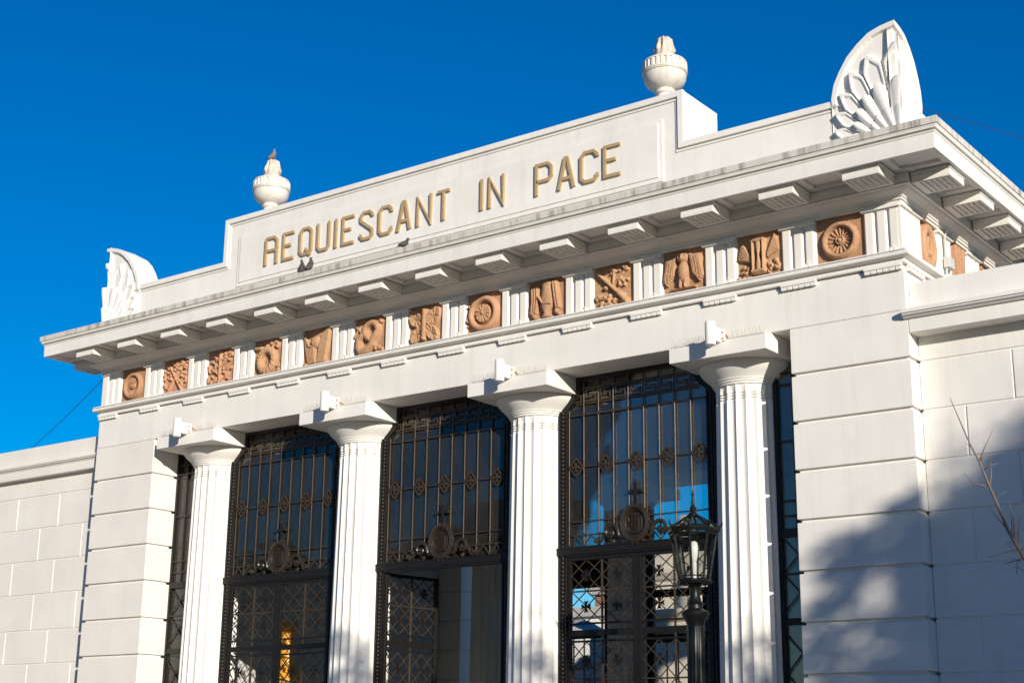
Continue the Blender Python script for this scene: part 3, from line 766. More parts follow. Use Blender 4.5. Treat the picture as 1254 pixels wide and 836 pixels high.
    b.tube(ring, .036, 8); ring = [( .148*math.cos(t*2*PI/n), -.05, cz+.178*math.sin(t*2*PI/n)) for t in range(n+1)]; b.tube(ring, .012, 6)
    b.prism([(.19*math.cos(t*2*PI/n), cz+.22*math.sin(t*2*PI/n)) for t in range(n)], -.035, -.02)
    for t in range(18):
        a = t*2*PI/18; b.ball((.232*math.cos(a), -.06, cz+.262*math.sin(a)), .022, 6, 4)
    crest = b.build('crest', M['rust'], g, auto=True)
    b = MB(); y = -.062
    for x in (-.048, .0, .048): b.box(x-.009,x+.009,y,-.03,cz-.12,cz+.12)
    b.bar((-.0,cz-.0),(.048,cz-.12),.014,y+.001,-.03); b.bar((0,cz+.12),(.048,cz),.014,y+.002,-.03); b.box(-.07,.07,y-.002,-.031,cz+.112,cz+.13); b.box(-.07,.07,y-.002,-.031,cz-.13,cz-.112); b.box(-.048,.0,y-.001,-.03,cz-.008,cz+.012)
    b.tube([(.055,y+.02,cz+.11),(.095,y+.02,cz+.08),(.105,y+.02,cz-.01),(.09,y+.02,cz-.09),(.055,y+.02,cz-.11)], .010, 6)
    b.tube([(-.06,y+.02,cz+.10),(-.10,y+.02,cz+.09),(-.105,y+.02,cz+.03),(-.075,y+.02,cz),(-.105,y+.02,cz-.05),(-.095,y+.02,cz-.10),(-.065,y+.02,cz-.10)], .010, 6)
    b.build('monogram', M['rust'], crest)
    for s in (-1, 1):
        b = MB(); sp = []
        for t in np.linspace(0, 2.6*PI, 26):
            rr = .115*(1-t/(2.9*PI)); a = PI*.95-t
            sp.append((s*(.385+rr*math.cos(a)), -.05, 4.535-ZF+rr*math.sin(a)+.02))
        sp = [(s*.21,-.05,4.47-ZF),(s*.255,-.05,4.50-ZF)] + sp
        b.tube(sp, [.028]*2+list(np.linspace(.032,.014,26)), 7)
        b.ball((s*.385,-.055,4.548-ZF), .03, 8, 5)
        b.tube([(s*.50,-.05,4.54-ZF),(s*.535,-.05,4.45-ZF),(s*.58,-.05,4.42-ZF),(s*.615,-.05,4.455-ZF)], [.026,.024,.02,.03], 7); b.ball((s*.615,-.05,4.465-ZF), .04, 8, 5)
        b.tube([(s*.25,-.05,4.56-ZF),(s*.30,-.05,4.63-ZF),(s*.345,-.05,4.655-ZF)], [.02,.026,.014], 6)
        b.build('scroll', M['rust'], g, auto=True)
    MB().box(-1.2,1.2,.024,.030,4.41-ZF,ZT-.01).build('window_pane', M['glass'], g)
    for s, ang in ((-1, left_ang), (1, right_ang)):
        lf = make_leaf(g, 1.09 if ang == 0 else 1.03, .02, 4.27-ZF)
        lf.location = (s*1.095, 0, 0); lf.rotation_euler = (0,0, (rad(ang) if s < 0 else PI-rad(ang)))
    return g
make_gate(-3.3, 'closed black iron gate with crest in the left bay, amber wooden post showing behind it', 0, 0)
make_gate(0, 'black iron gate with crest in the middle bay, its leaves swung open inward', 81, 95)
make_gate(3.3, 'closed black iron gate with crest in the right bay, behind the street lamp', 0, 0)
# narrow grilles between outer columns and pilasters
def narrow(sx, label):
    g = empty('iron_grille', (sx*5.63,.52,ZF), label, 'grille', 'narrow iron grilles beside the pilasters')
    b = MB(); w = .27
    b.box(-w,-w+.05,-.03,.05,0,ZT); b.box(w-.07,w,-.03,.05,0,ZT); b.box(-w+.05,w-.07,-.03,.05,ZT-.16,ZT)
    for z in (3.40,2.17,1.0): b.box(-w+.05,w-.07,-.022,.022,z-ZF-.165,z-ZF-.085)
    b.box(-w+.05,w-.07,-.04,.05,4.30-ZF,4.40-ZF); b.build('frame', M['iron'], g)
    b = MB()
    for z in (6.595,6.375,6.222,5.497,4.745,4.56): b.box(-w+.05,w-.07,-.016,.016,z-ZF-.011,z-ZF+.011)
    b.box(-.02,.002,-.02,.02,4.4-ZF,ZT-.16); b.build('upper_grille', M['rust'], g); b = MB()
    b.box(-w+.05,w-.07,-.016,.016,3.85-ZF-.011,3.85-ZF+.011)
    for z0, z1 in ((3.392,3.84),(3.86,4.29),(2.66,3.125),(2.18,2.64)):
        b.bar((-w+.05,z0-ZF),(w-.07,z1-ZF),.017,-.012,0); b.bar((-w+.05,z1-ZF),(w-.07,z0-ZF),.017,-.002,.009)
        if z0 in (3.86, 2.18): b.build('lattice', M['rust'], g); b = MB()
    MB().box(-w+.01,w-.01,.024,.030,.1,ZT-.01).build('window_pane', M['glass'], g)
narrow(1, 'narrow iron grille squeezed between the right pilaster and its column')
narrow(-1, 'narrow iron grille squeezed between the left pilaster and its column')
# rear screens
def rear(bx, label, z0, z1, z2):
    g = empty('rear_screen', (bx, BCY, ZF), label, 'screen', 'iron screens across the rear colonnade')
    b = MB(); b.box(-1.235,-1.10,-.04,.04,0,ZT); b.box(1.10,1.235,-.04,.04,0,ZT); b.box(-1.1,1.1,-.05,.05,z0-ZF,z1-ZF); b.box(-1.1,1.1,-.03,.03,z2-.16-ZF,z2-ZF)
    b.box(-.05,.05,-.04,.04,0,z0-ZF); b.build('frame', M['iron'], g)
    b = MB()
    for k in (-3.5,-2.5,-1.5,-.5,.5,1.5,2.5,3.5): b.box(k*.2415-.01,k*.2415+.01,-.012,.012,.1,z2-.16-ZF)
    b.box(-1.1,1.1,-.012,.012,5.5-ZF,5.52-ZF); b.build('bars', M['iron'], g)
rear(-3.3, 'dark iron screen of the rear colonnade seen through the left bay', 4.85, 5.42, 4.04); rear(0, 'dark iron screen of the rear colonnade seen through the middle bay', 4.58, 4.72, 3.9); rear(3.3, 'dark iron screen of the rear colonnade nearest the right side wall', 4.66, 4.86, 3.98)

# ------------------------------------------------------------------ floodlights + bird spikes on the capitals
def floodlight(x, label):
    g = empty('floodlight', (x+.03,-.40,6.62), label, 'floodlight', 'white floodlights over the columns')
    MB().lathe([(.04,-.004),(.062,0),(.067,.012),(.067,.285),(.060,.30),(.03,.306)], 28).build('housing', M['lampwhite'], g, auto=True)
    b = MB(); b.box(-.04,.04,.05,.20,.07,.25); b.build('mounting_box', M['lampwhite'], g, bevel=.008)
    b = MB(); b.box(-.03,.09,.20,.225,.075,.24); b.build('bracket', M['lampwhite'], g, bevel=.003)
    b = MB(); b.tube([(.05,.21,.17),(.07,.28,.165),(.06,.349,.16)], .010, 6); b.ball((.065,.195,.20),.014,6,4); b.ball((.065,.195,.12),.014,6,4); b.ball((.085,.26,.168),.018,6,4)
    b.build('rusty_arm', M['rustspot'], g)
def spikes(x, label):
    g = MB(); r = random.Random(int(x*10))
    g.box(x-.64,x+.64,-.16,-.145,6.735,6.745)
    for i in range(44):
        px = x-.64+1.28*i/43
        if abs(px-x-.05) < .14: continue
        for s in (-1, 1):
            l = .085+r.random()*.02; g.tube([(px,-.15,6.74),(px+r.uniform(-.025,.025),-.15+s*.035,6.74+l)], .0016, 3)
    o = g.build('bird_spikes', M['steel'], None, origin=(x,-.15,6.73), loc=(x,-.15,6.73)); tag(o, label, 'bird spikes', 'bird spikes on the abaci')
cn = ['leftmost', 'second', 'third', 'rightmost']
for x, nm, w in zip(COLX, ('far left', 'second', 'third', 'far right'), ('leftmost column', 'column left of the open gate', 'column right of the open gate', 'column behind the street lamp')):
    floodlight(x, 'white cylindrical floodlight on the capital of the '+w)
    spikes(x, 'thin wire bird spikes along the abacus of the '+w)

# ------------------------------------------------------------------ pigeons
def pigeon(loc, yaw, label, mat, s=1.0, group='pigeons on the ledge', pitch=0):
    g = empty('pigeon', loc, label, 'pigeon', group, yaw)
    def PR(p):
        x, z = p[0], p[2]-.075*s; c, n_ = math.cos(pitch), math.sin(pitch); return (x*c-z*n_, p[1], .085*s+x*n_+z*c)
    # spine rings from tail to beak: (x forward, z, half width, half height)
    rings = [(-.17,.055,.018,.004),(-.13,.068,.026,.008),(-.09,.082,.04,.026),(-.05,.095,.056,.046),(0,.108,.064,.058),(.045,.122,.06,.06),(.075,.145,.045,.05),(.092,.172,.03,.034),(.102,.198,.027,.028),(.116,.213,.026,.026),(.13,.214,.018,.019),(.14,.211,.008,.009),(.155,.207,.004,.004)]
    b = MB(); n = 14; vs = []
    for i, (x, z, w, h) in enumerate(rings):
        tl = min(1, max(0, (x-.04)/.05)) if x < .11 else max(0, 1-(x-.1)/.02)
        for k in range(n):
            a = 2*PI*k/n; vs.append(((x-h*math.sin(a)*tl*.8)*s, w*math.cos(a)*s, (z+h*math.sin(a)*(1-.5*tl))*s))
    fs = [(i*n+k, i*n+(k+1) % n, (i+1)*n+(k+1) % n, (i+1)*n+k) for i in range(len(rings)-1) for k in range(n)] + [tuple(range(n-1,-1,-1)), tuple((len(rings)-1)*n+k for k in range(n))]
    b.add(vs, fs); b.v = [PR(p) for p in b.v]; body = b.build('body', mat, g, smooth=True)
    b = MB()
    for t in (-1, 1):
        b.tube([(.005*s,t*.022*s,.07*s),(.012*s,t*.022*s,.03*s),(.008*s,t*.022*s,.004*s)], .005*s, 6)
        for f in (-.5, 0, .5): b.tube([(.008*s,t*.022*s,.004*s),(.008*s+.025*s*math.cos(f),t*.022*s+.025*s*math.sin(f),.003*s)], .003*s, 5)
    b.build('legs', M['beak'], g)
    for t in (-1, 1):
        b = MB(); b.ball((-.02*s,t*.052*s,.104*s), .05*s, 12, 8, (1.7,.28,.85)); b.v = [PR(p) for p in b.v]; b.build('wing', mat, g, smooth=True)
pigeon((-1.85,-.78,8.725), rad(100), 'dark pigeon under the letter Q, left bird of the pair', M['pigeon'], .78, pitch=rad(52))
pigeon((-1.70,-.76,8.725), rad(60), 'dark plump pigeon under the letter Q, right bird of the pair', M['pigeon'], .85, pitch=rad(40))
pigeon((.16,-.74,8.725), rad(70), 'lone dark pigeon crouching on the ledge under the letter N', M['pigeon'], .75, pitch=rad(12))
pigeon((-3.905,.42,PT+1.115), rad(20), 'tan pigeon perched on the flame of the left urn', M['dove'], .75, 'pigeons on the parapet', rad(35))

# ------------------------------------------------------------------ cables and conduit
def sag(p0, p1, s, n=24):
    p0, p1 = Vector(p0), Vector(p1); return [p0.lerp(p1, t/n) - Vector((0,0,s*4*(t/n)*(1-t/n))) for t in range(n+1)]
b = MB(); b.tube([(-7.46,-.152,7.470),(0,-.152,7.468),(7.47,-.152,7.470)], .012, 8)
for k in range(14):
    x = (k-6.5)*MOD+.17
    b.box(x-.035,x-.02,-.168,-.10,7.462,7.515); b.box(x+.02,x+.035,-.168,-.10,7.462,7.512); b.tube([(x-.03,-.15,7.505),(x,-.17,7.525),(x+.04,-.15,7.50)], .008, 5)
o = b.build('ledge_cable', M['lampwhite'], None, origin=(0,-.15,7.47), loc=(0,-.15,7.47)); tag(o, 'thin white cable clipped along the narrow ledge below the terracotta frieze', 'cable')
b = MB(); b.tube(sag((-7.45,-.02,8.01), (-14.6,1.6,6.3), .16), .006, 5); o = b.build('overhead_cable', M['wire'], None, origin=(-7.45,0,8), loc=(-7.45,0,8)); tag(o, 'thin black cable sagging from the frieze over the left wall', 'cable')
b = MB(); b.tube(sag((7.05,.38,9.725), (9.74,4.0,9.085), 0), .004, 5); o = b.build('overhead_cable', M['wire'], None, origin=(7.05,.38,9.72), loc=(7.05,.38,9.72)); tag(o, 'thin black cable leaving the back of the right corner ornament', 'cable')
g = empty('conduit', (HX+.03,1.33,7.1), 'pale electrical conduit with a junction box on the side frieze', 'conduit'); og = (HX+.03,1.33,7.1)
b = MB(); b.tube([(HX+.03,1.28,7.0),(HX+.03,1.28,8.05),(HX+.10,1.28,8.14)], .014, 7); b.tube([(HX+.03,1.40,7.0),(HX+.03,1.40,7.7)], .012, 7); b.build('pipes', M['pipe'], g, og, auto=True)
b = MB(); b.box(HX+.005,HX+.085,1.25,1.43,7.62,7.76); b.build('junction_box', M['pipe'], g, og, bevel=.008)

# ------------------------------------------------------------------ street lamp
LX, LY = 5.14, -1.2
g = empty('street_lamp', (LX,LY,0), 'dark green cast iron lamp post with a glazed octagonal lantern, before the right bay', 'street lamp'); g.scale = (1.033,)*3
def pr(p): return p
def fl(r, z, a): return r - (.008*(math.sin(a*16/2)**2) if .9 < z < 3.0 else 0)
MB().lathe([(.24,0),(.24,.12),(.20,.15),(.19,.5),(.15,.56),(.13,.62),(.125,.8),(.105,.88)]+[(.104-.006*(z-.9)/2.1,z) for z in np.linspace(.9,3.0,8)]+[(.094,3.01),(.10,3.04),(.115,3.07),(.135,3.10),(.15,3.135),(.155,3.16),(.12,3.18),(.085,3.20),(.08,3.24),(.092,3.26),(.072,3.285),(.06,3.33),(.055,3.40),(.075,3.45),(.10,3.475),(.10,3.49)], 96, rf=fl).build('post', M['green'], g, auto=True)
n8 = 8; a0 = rad(20)
def hexa(r, z): return [(r*math.cos(a0+k*2*PI/n8), r*math.sin(a0+k*2*PI/n8), z) for k in range(n8)]
zb, zt_ = 3.49, 4.06; rb, rt = .165, .265
b = MB(); lo, hi = hexa(rb, zb), hexa(rt, zt_)
for k in range(n8): b.tube([lo[k], hi[k], tuple(Vector(hi[k])+Vector((hi[k][0]*.10,hi[k][1]*.10,.05)))], [.014,.015,.012], 6)
for r_, z_, w_ in ((rb+.012,zb,.028),(rb+.0,zb+.06,.008),(rt+.012,zt_,.030),(rt+.004,zt_-.05,.012)):
    b.tube([*(hexa(r_, z_)), hexa(r_, z_)[0], hexa(r_, z_)[1]], w_, 6)
b.lathe([(.10,3.47),(.15,3.482),(.15,3.492)], 24)
for k in range(n8):
    p = hexa(rt+.03, zt_+.03)[k]; b.tube([p, (p[0]*1.1,p[1]*1.1,p[2]+.035),(p[0]*1.07,p[1]*1.07,p[2]+.075)], [.014,.010,.004], 5)
fr = b.build('lantern_frame', M['green'], g, auto=True)
b = MB(); b.add(hexa(rt+.03, zt_+.02)+hexa(.045, 4.235)+hexa(rt+.015, zt_+.005)+hexa(.04,4.22), [(k,(k+1) % n8,n8+(k+1) % n8,n8+k) for k in range(n8)]+[(2*n8+k,3*n8+k,3*n8+(k+1) % n8,2*n8+(k+1) % n8) for k in range(n8)])
b.build('lantern_roof_glazing', M['lampglass'], g)
b = MB()
for k in range(n8): b.tube([hexa(rt+.034, zt_+.022)[k], hexa(.05, 4.235)[k]], .010, 6)
b.lathe([(.055,4.22),(.06,4.24),(.045,4.26),(.03,4.275),(.036,4.295),(.042,4.31),(.03,4.33),(.018,4.35),(.022,4.375),(.012,4.40),(.009,4.45),(.016,4.465),(.006,4.48),(.001,4.53)], 18)
b.build('roof_ribs_and_spike', M['green'], g, auto=True)
b = MB(); lo, hi = hexa(rb-.006, zb+.02), hexa(rt-.008, zt_-.02)
for k in range(n8):
    j = (k+1) % n8; b.add([lo[k],lo[j],hi[j],hi[k]], [(0,1,2,3)])
b.build('lantern_glass', M['lampglass'], g)
MB().lathe([(.028,3.50),(.03,3.60),(.034,3.67),(.034,3.70)], 16).build('lamp_holder', M['lampwhite'], g, auto=True)
MB().lathe([(.02,3.69),(.03,3.72),(.052,3.78),(.06,3.84),(.056,3.89),(.038,3.93),(.012,3.945)], 20).build('bulb', M['bulb'], g, smooth=True)

# ------------------------------------------------------------------ bare sapling at the right
def bray(px, py):                             # photo pixel coordinates were measured once; positions below are in metres at Y = -3
    pass
def Q(px, py):                                # linear map of the branch's photographed outline to its plane (Y = -3)
    u, v = px/2.346/ (1254-1164), py/2.346
    return None
SB = [(8.93,-3.0,4.90),(9.08,-3.0,4.46),(9.16,-3.0,4.28),(9.235,-3.0,4.045),(9.30,-3.0,3.86),(9.37,-3.0,3.64),(9.49,-3.0,3.40),(9.66,-3.0,3.05),(9.80,-3.02,2.6),(9.95,-3.05,2.0),(10.05,-3.05,1.2),(10.1,-3.05,.0)]
g = empty('young_tree', (10.1,-3.05,0), 'bare leafless sapling with thin reddish twigs in front of the right wall', 'tree'); og = (10.1,-3.05,0)
b = MB(); b.tube(SB[::-1], [.05,.042,.036,.029,.025,.020,.015,.013,.011,.009,.007,.003], 8); b.build('trunk', M['bark'], g, og, smooth=True)
b = MB(); r = random.Random(3)
def twig(p, q, r0=.007, kink=.03):
    p, q = Vector(p), Vector(q); m_ = p.lerp(q, .5)+Vector((r.uniform(-kink,kink),r.uniform(-.05,.05),r.uniform(-kink,kink)))
    b.tube([p, m_, q], [r0, r0*.75, r0*.4], 5)
twig((9.16,-3,4.28),(9.30,-3.0,4.55)); twig((9.235,-3,4.045),(9.245,-2.95,4.30)); twig((9.235,-3,4.045),(9.01,-3.0,4.19),.007,.05)
twig((9.37,-3,3.64),(9.22,-3.1,3.90)); twig((9.42,-3,3.55),(9.36,-2.9,3.92)); twig((9.45,-3,3.48),(9.50,-2.95,3.85)); twig((9.45,-3,3.47),(9.2,-3.1,3.40)); twig((9.50,-3,3.38),(9.28,-2.9,3.36)); twig((9.5,-3,3.39),(9.40,-2.95,3.26)); twig((9.4,-3,3.6),(9.44,-3.1,3.8),.005)
twig((9.66,-3,3.05),(9.5,-3.05,3.12)); twig((9.66,-3,3.05),(9.52,-2.9,2.95)); twig((9.8,-3,2.6),(9.5,-3,2.75)); twig((9.8,-3,2.6),(9.60,-3.1,2.9)); twig((9.55,-3,3.28),(9.52,-3,3.1),.005)
twig((9.66,-3,3.05),(9.9,-3,3.7),.010); twig((9.8,-3,2.6),(10.2,-3,3.4),.010); twig((9.95,-3,2.),(10.4,-3.2,3.0),.011); twig((9.95,-3,2.),(9.62,-3.2,2.6),.009)
for k in range(16):
    i_ = r.randrange(1, 8); p = Vector(SB[i_]).lerp(Vector(SB[i_+1]), r.random()); sdn = r.choice((-1, 1)); l_ = r.uniform(.05,.16)
    twig(p, p+Vector((sdn*l_, r.uniform(-.05,.05), l_*r.uniform(.2,1.1))), .0045, .015)
b.build('twigs', M['twig'], g, og, smooth=True)

# ------------------------------------------------------------------ trees on the plaza (cast the dappled shade, mirrored in the glass)
def tree(name, loc, h, crown, label, cat, group, seed, nleaf, leafsize, mat, blobs, bare=False, soft=False):
    r = random.Random(seed); g = empty(name, loc, label, cat, group)
    b = MB(); th = h*.42
    b.tube([(0,0,0),(.05,.03,th*.5),(0,.08,th),(.1,.0,h*.75)], [.28,.22,.17,.07], 10)
    tips = []
    for k in range(14):
        a = r.uniform(0, 2*PI); z0 = r.uniform(th*.75, h*.7); l = crown*r.uniform(.6,1.0); e = r.uniform(.3,.9)
        p0 = Vector((0,.05,z0)); p1 = p0+Vector((math.cos(a)*l*.5,math.sin(a)*l*.5,l*e*.5)); p2 = p0+Vector((math.cos(a+.2)*l,math.sin(a+.2)*l,l*e*.9))
        b.tube([p0,p1,p2], [.09,.055,.018], 6)
        for j in range(4 if not bare else 12):
            t = r.uniform(.3,1); q0 = p0.lerp(p1, t*2) if t < .5 else p1.lerp(p2, t*2-1); q1 = q0+Vector((r.uniform(-1,1),r.uniform(-1,1),r.uniform(-.2,1)))*crown*.32
            b.tube([q0, q0.lerp(q1,.5)+Vector((0,0,.05)), q1], [.022,.014,.006], 4)
            tips.append(q1)
    b.build('trunk', M['bark'], g, smooth=True)
    vs = []; fs = []
    C_ = blobs if blobs else [(t.x,t.y,t.z,crown*.18) for t in tips]
    vols = [c[3]**(1.75 if soft else 2)*(c[4] if len(c) > 4 else 1) for c in C_]
    for i in range(nleaf):
        c = r.choices(C_, vols)[0]
        while True:
            d = Vector((r.uniform(-1,1),r.uniform(-1,1),r.uniform(-1,1)))
            if d.length < 1: break
        d = (Vector((r.gauss(0,.5),r.gauss(0,.5),r.gauss(0,.5))) if soft else (d*(d.length**-.35) if d.length > .05 else d))
        p = Vector(c[:3])+d*c[3]; s = leafsize*r.uniform(.6,1.4)
        t1 = Vector((r.gauss(0,1),r.gauss(0,1),r.gauss(0,1))).normalized(); t2 = t1.orthogonal().normalized()
        o = len(vs); vs += [p-t1*s, p+t2*s*.45, p+t1*s, p-t2*s*.45]; fs.append((o,o+1,o+2,o+3))
    m_ = MB(); m_.add(vs, fs); m_.build('crown', mat, g, fixn=False)
    return g
AZ, EL = rad(56.5), rad(13.3)
sd = Vector((math.cos(EL)*math.sin(AZ), -math.cos(EL)*math.cos(AZ), math.sin(EL)))
def sunpt(p, d): return Vector(p)+sd*d
SHB = random.Random(5)
def shade_blobs(pts, base):
    return [(p.x-base[0], p.y-base[1], p.z-base[2], rr, w) for p, rr, w in pts]
def onwall(x, z, d, rr, w=1.0): return (sunpt((x,.1,z), d), rr, w)
B1 = (29.5,-20.5,0)
pts = []
gq = random.Random(21)
for (x, z, rr) in ((6.15,3.6,.20),(6.45,3.74,.22),(6.75,3.9,.25),(7.05,4.05,.26),(7.3,4.2,.22),(7.25,3.6,.28),(7.35,3.05,.3),(6.6,2.4,.2),(7.1,2.3,.34),(6.1,2.5,.14),(6.1,2.0,.25),(6.8,1.8,.6),(7.35,2.2,.5),
                   (5.95,3.3,.13),(6.5,4.12,.13),(6.9,4.36,.15),(6.3,3.42,.13),(7.8,4.25,.3),(8.2,4.5,.34),(8.6,4.75,.38),(9.0,5.0,.5),(8.0,3.8,.5),(8.6,4.1,.6),(9.4,4.6,.8),(8.2,3.0,.8),(9.2,3.4,1.0),(10.5,4.2,1.3),(10.2,2.6,1.2),(8.4,2.0,1.0),(8.2,1.0,1.2),(9.3,.6,1.3),(11.5,3,1.4),(12.5,4.6,1.4),(7.6,3.3,.4)):
    pts.append(onwall(x, z, gq.uniform(22.5,29), rr, .26 if x < 6.95 else (.42 if x < 7.5 or z > 4.15 else 1)))
for k in range(20):                            # ragged outer sprays
    t = gq.random(); x = 5.9+t*3.6; pts.append(onwall(x, 3.75+.45*t+max(0, t-.45)*1.0+gq.gauss(0,.25), gq.uniform(22,29), gq.uniform(.10,.22), .22))
basep = sunpt((9.2,.1,0), 27.3); B1 = (basep.x, basep.y, 0)
tree('evergreen_tree', B1, 10.2, 3.2, 'dense evergreen tree on the plaza whose shade falls on the right wall', 'tree', 'trees on the plaza', 11, 26000, .10, M['leaf'], shade_blobs(pts, B1), False, True)
pts = [onwall(6.2,2.9,24,.5), onwall(5.3,2.9,24,.45), onwall(4.9,1.9,24,.8), onwall(3.2,1.7,23,.7), onwall(2.1,2.5,24,.55), onwall(1.5,3.15,24,.4), onwall(.9,1.6,24,.7), onwall(-1.6,2.3,24,.6), onwall(-1.2,3.0,24,.4), onwall(-1.9,3.3,24,.3), onwall(-3.2,1.4,24,.8), onwall(-5.0,1.2,24,.6), onwall(5.8,2.2,24,.6)]
basep = sunpt((1.5,.1,0), 24); B2 = (basep.x, basep.y, 0)
tree('plaza_tree', B2, 8.2, 3.6, 'sparse half bare tree on the plaza that dapples the columns', 'tree', 'trees on the plaza', 12, 1500, .12, M['leaf'], shade_blobs(pts, B2), True, True)

rr_ = random.Random(9)
for i, (x, y, h, cr) in enumerate([(24,-6,8.5,3.2),(31,-8.5,9.5,3.6),(26.5,-13,7.6,2.4),(38,-9,10,4)]):  # added unseen trees: shade the paving at right and hold back low sky light
    bl = [(rr_.uniform(-cr*.7,cr*.7), rr_.uniform(-cr*.7,cr*.7), h*rr_.uniform(.35,.88), cr*rr_.uniform(.35,.5)) for _ in range(12)]
    tree('evergreen_tree', (x,y,0), h, cr, ['evergreen tree nearest the right boundary wall', 'evergreen tree second from the right boundary wall', 'small evergreen tree between the wall and the dense shade tree', 'tallest evergreen tree at the far right of the plaza'][i], 'tree', 'evergreens on the right of the plaza', 60+i, 3500, .26, M['leaf'], bl)
for i, (x, y, h, cr) in enumerate([(-36,-33,10,4.0),(-30,-40,11,4.5),(-45,-30,10.5,4.5),(-52,-27,12,5.0),(-62,-30,12,5)]):
    bl = [(rr_.uniform(-cr*.7,cr*.7), rr_.uniform(-cr*.7,cr*.7), h*rr_.uniform(.45,.92), cr*rr_.uniform(.3,.5)) for _ in range(11)]
    tree('plaza_tree', (x,y,0), h, cr, ['low round crowned tree across the plaza', 'taller tree at the near side of the plaza row', 'broad tree in the middle of the plaza row', 'tall tree near the far end of the plaza row', 'last tree at the far end of the plaza row'][i], 'tree', 'trees across the plaza', 30+i, 3200, .3, M['leaf'], bl)
def apartment(x, y, w, d, h, rot, label, mat, seed):
    g = empty('apartment_building', (x,y,0), label, 'building', 'apartment buildings round the cemetery', rot)
    MB().box(-w/2,w/2,-d/2,d/2,0,h).build('walls', mat, g)
    b = MB(); b.box(-w/2-.3,w/2+.3,-d/2-.3,d/2+.3,h,h+.5); b.box(-w*.2,w*.1,-d*.2,d*.2,h+.5,h+3); b.build('roof', M['concrete'], g)
    nfl = int(h//3.1); nw = int(w//2.6)
    for fl_ in range(nfl):
        b = MB(); c = MB()
        for k in range(nw):
            xx = -w/2+(k+.5)*w/nw; z = fl_*3.1+1.0
            for s in (-1, 1):
                y_ = s*(d/2); ys = sorted((y_-s*.02, y_+s*.03)); b.box(xx-.6,xx+.6,ys[0],ys[1],z,z+1.5)
        b.build('window_row', M['darkglass'], g)
        if fl_ % 2: 
            for s in (-1, 1):
                ys = sorted((s*d/2, s*(d/2+.9))); c = MB(); c.box(-w*.45,w*.45,ys[0],ys[1],fl_*3.1+.3,fl_*3.1+.45); c.build('balcony', M['concrete'], g)
apartment(-44,-62,26,12,15,rad(25),'grey apartment block across the plaza mirrored in the gate windows',M['concrete'],1)
apartment(-78,-50,20,12,20,rad(50),'tall grey apartment block at the far side of the plaza',M['concrete'],2)
apartment(-96,-8,30,14,21,rad(85),'long grey apartment block on the left side of the plaza',M['concrete'],5)  # this and the next three: unseen blocks added to darken the ambient sky light
apartment(-8,-78,34,14,24,rad(4),'wide grey apartment block straight across the plaza',M['concrete'],6)
apartment(34,-84,28,14,23,rad(-18),'grey apartment block across the plaza towards the sun',M['concrete'],7)
apartment(92,-30,34,14,22,rad(-75),'grey apartment block on the right side of the plaza',M['concrete'],8)
apartment(-33.5,63,7,6,11.2,rad(0),'red brown brick apartment block far behind the cemetery',M['brick'],3)
for i, x in enumerate((-62,-18,26)): apartment(x,78,42,12,8.4,0,['low grey terrace far behind the left of the hall','low grey terrace far behind the middle of the hall','low grey terrace far behind the right of the hall'][i],M['concrete'],10+i)
apartment(-30.5,54,5,5,9.0,rad(0),'low white house far behind the cemetery',M['wall'],4)

# ------------------------------------------------------------------ mausoleums behind
def mausoleum(x, y, w, d, h, mat, label, ped=True, rot=0):
    g = empty('mausoleum', (x,y,0), label, 'tomb', 'mausoleums behind the portal', rot)
    b = MB(); b.box(-w/2,w/2,-d/2,d/2,0,h); b.box(-w/2-.1,w/2+.1,-d/2-.1,d/2+.1,0,.4)
    for s in (-1, 1): b.box(s*(w/2-.25)-.2,s*(w/2-.25)+.2,-d/2-.09,-d/2,.4,h-.6)
    b.build('walls', mat, g, bevel=.02)
    b = MB(); b.ring([(-.3,h-.5),(.10,h-.5),(.10,h-.25),(.2,h-.18),(.32,h-.02),(.32,h+.08),(-.3,h+.1)], (-w/2,w/2,-d/2,d/2)); b.build('cornice', mat, g)
    if ped:
        b = MB(); b.prism([(-w/2-.2,h+.09),(w/2+.2,h+.09),(0,h+.09+w*.25)], -d/2-.2, d/2+.2); b.build('pediment', mat, g)
        b = MB(); t = h+.09+w*.25; b.box(-.08,.08,-d/2-.1,-d/2+.06,t-.1,t+.9); b.box(-.3,.3,-d/2-.1,-d/2+.06,t+.45,t+.6); b.build('cross', mat, g)
    else:
        b = MB(); b.lathe([(w*.36,h+.1),(w*.36,h+.5),(w*.34,h+.8),(w*.25,h+1.2),(w*.1,h+1.45),(.05,h+1.5)], 20); b.build('dome', mat, g, auto=True)
    b = MB(); b.box(-.5,.5,-d/2-.03,-d/2+.05,.4,2.5); b.build('door', M['iron'], g)
mausoleum(-8.8,24,2.8,3.0,7.0,M['mauso'],'cream stone mausoleum with moulded cornice seen through the right gate',True)
mausoleum(-6.6,20,2.6,3,5.4,M['mauso'],'lower cream stone tomb beside the taller one',False)
mausoleum(-14.6,25.5,3,3,4.6,M['mauso_grey'],'grey stone tomb with small dome behind the hall',False)
mausoleum(-1.8,22,3,3,5.8,M['mauso_grey'],'grey pedimented tomb behind the right of the hall',True)
mausoleum(-19.5,24,3.4,3,5.6,M['mauso'],'cream pedimented tomb far left behind the hall',True)
mausoleum(-25,24,3.4,3,5.0,M['mauso_grey'],'grey tomb at the far left behind the boundary wall',False)

# amber wooden post in the hall
g = empty('wooden_post', (-4.54,2.0,ZF), 'amber turned wooden post with flared base inside the left gate', 'post')
MB().box(-.3,.3,-.3,.3,0,2.5).build('pedestal', M['hallfloor'], g, bevel=.01)
MB().lathe([(.28,2.5),(.28,2.56),(.20,2.66),(.15,2.76),(.13,2.84),(.13,3.3),(.15,3.35),(.17,3.42),(.14,3.5)], 24).build('shaft', M['amber'], g, auto=True)

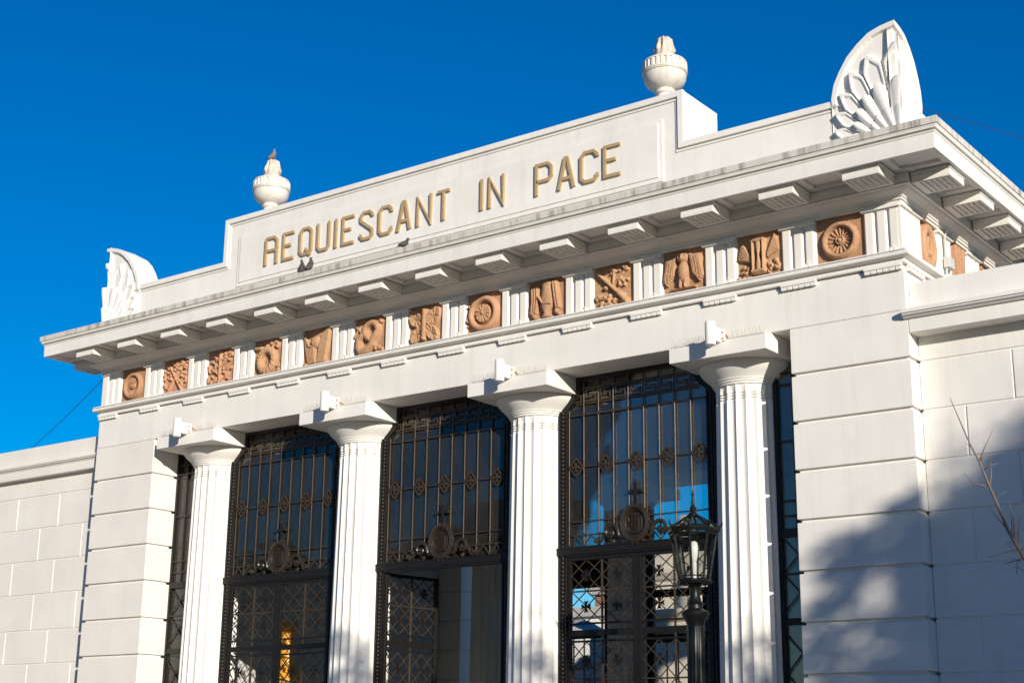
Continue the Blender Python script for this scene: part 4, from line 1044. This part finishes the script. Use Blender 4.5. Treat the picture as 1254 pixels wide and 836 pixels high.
# ------------------------------------------------------------------ ground
b = MB(); b.add([(-600,-600,0),(600,-600,0),(600,600,0),(-600,600,0)], [(0,1,2,3)])
o = b.build('plaza_ground', M['plaza']); tag(o, kind='structure')

# ------------------------------------------------------------------ camera, sun, sky
R = [[0.8011529841060551, 0.5983563070688448, 0.011118716147312732], [-0.15177737951735404, 0.22111953597512726, -0.9633637827305763], [-0.5788933607536669, 0.7701141997138639, 0.26796752839522553]]
cam = bpy.data.cameras.new('camera'); co = bpy.data.objects.new('camera', cam); COL.objects.link(co)
rx, dn, fw = Vector(R[0]), Vector(R[1]), Vector(R[2])
m = Matrix.Identity(4)
for i in range(3): m[i][0] = rx[i]; m[i][1] = -dn[i]; m[i][2] = -fw[i]
m.translation = Vector((13.77475531,-16.21235104,1.65)); co.matrix_world = m
cam.sensor_width = 36; cam.lens = 1830.51/1254*36; cam.clip_end = 3000; cam.clip_start = .1
S.camera = co
sl = bpy.data.lights.new('sun', 'SUN'); so = bpy.data.objects.new('sun', sl); COL.objects.link(so)
sl.energy = 5.0; sl.angle = rad(.53); sl.color = (1.0,.915,.79)
so.rotation_euler = sd.to_track_quat('Z', 'Y').to_euler(); so.location = (30,-30,30)
wd = bpy.data.worlds.new('World'); S.world = wd; wd.use_nodes = True; nt = wd.node_tree
bg = nt.nodes['Background']; sk = nt.nodes.new('ShaderNodeTexSky'); sk.sky_type = 'NISHITA'; sk.sun_disc = False
sk.sun_elevation = EL; sk.sun_rotation = math.atan2(sd.x, sd.y)
sk.air_density = 1.0; sk.dust_density = .15; sk.ozone_density = 3.0; sk.altitude = 200
hs = nt.nodes.new('ShaderNodeHueSaturation'); hs.inputs['Saturation'].default_value = 1.75; hs.inputs['Hue'].default_value = .513
nt.links.new(sk.outputs[0], hs.inputs['Color']); nt.links.new(hs.outputs[0], bg.inputs['Color']); bg.inputs['Strength'].default_value = .107
vs_ = S.view_settings; vs_.view_transform = 'Standard'; vs_.look = 'None'; vs_.gamma = 1; vs_.exposure = .23; vs_.use_curve_mapping = False
S.render.engine = 'CYCLES'; S.cycles.max_bounces = 8; S.cycles.transparent_max_bounces = 12; S.cycles.use_denoising = True
S.render.resolution_x = 1024; S.render.resolution_y = 682
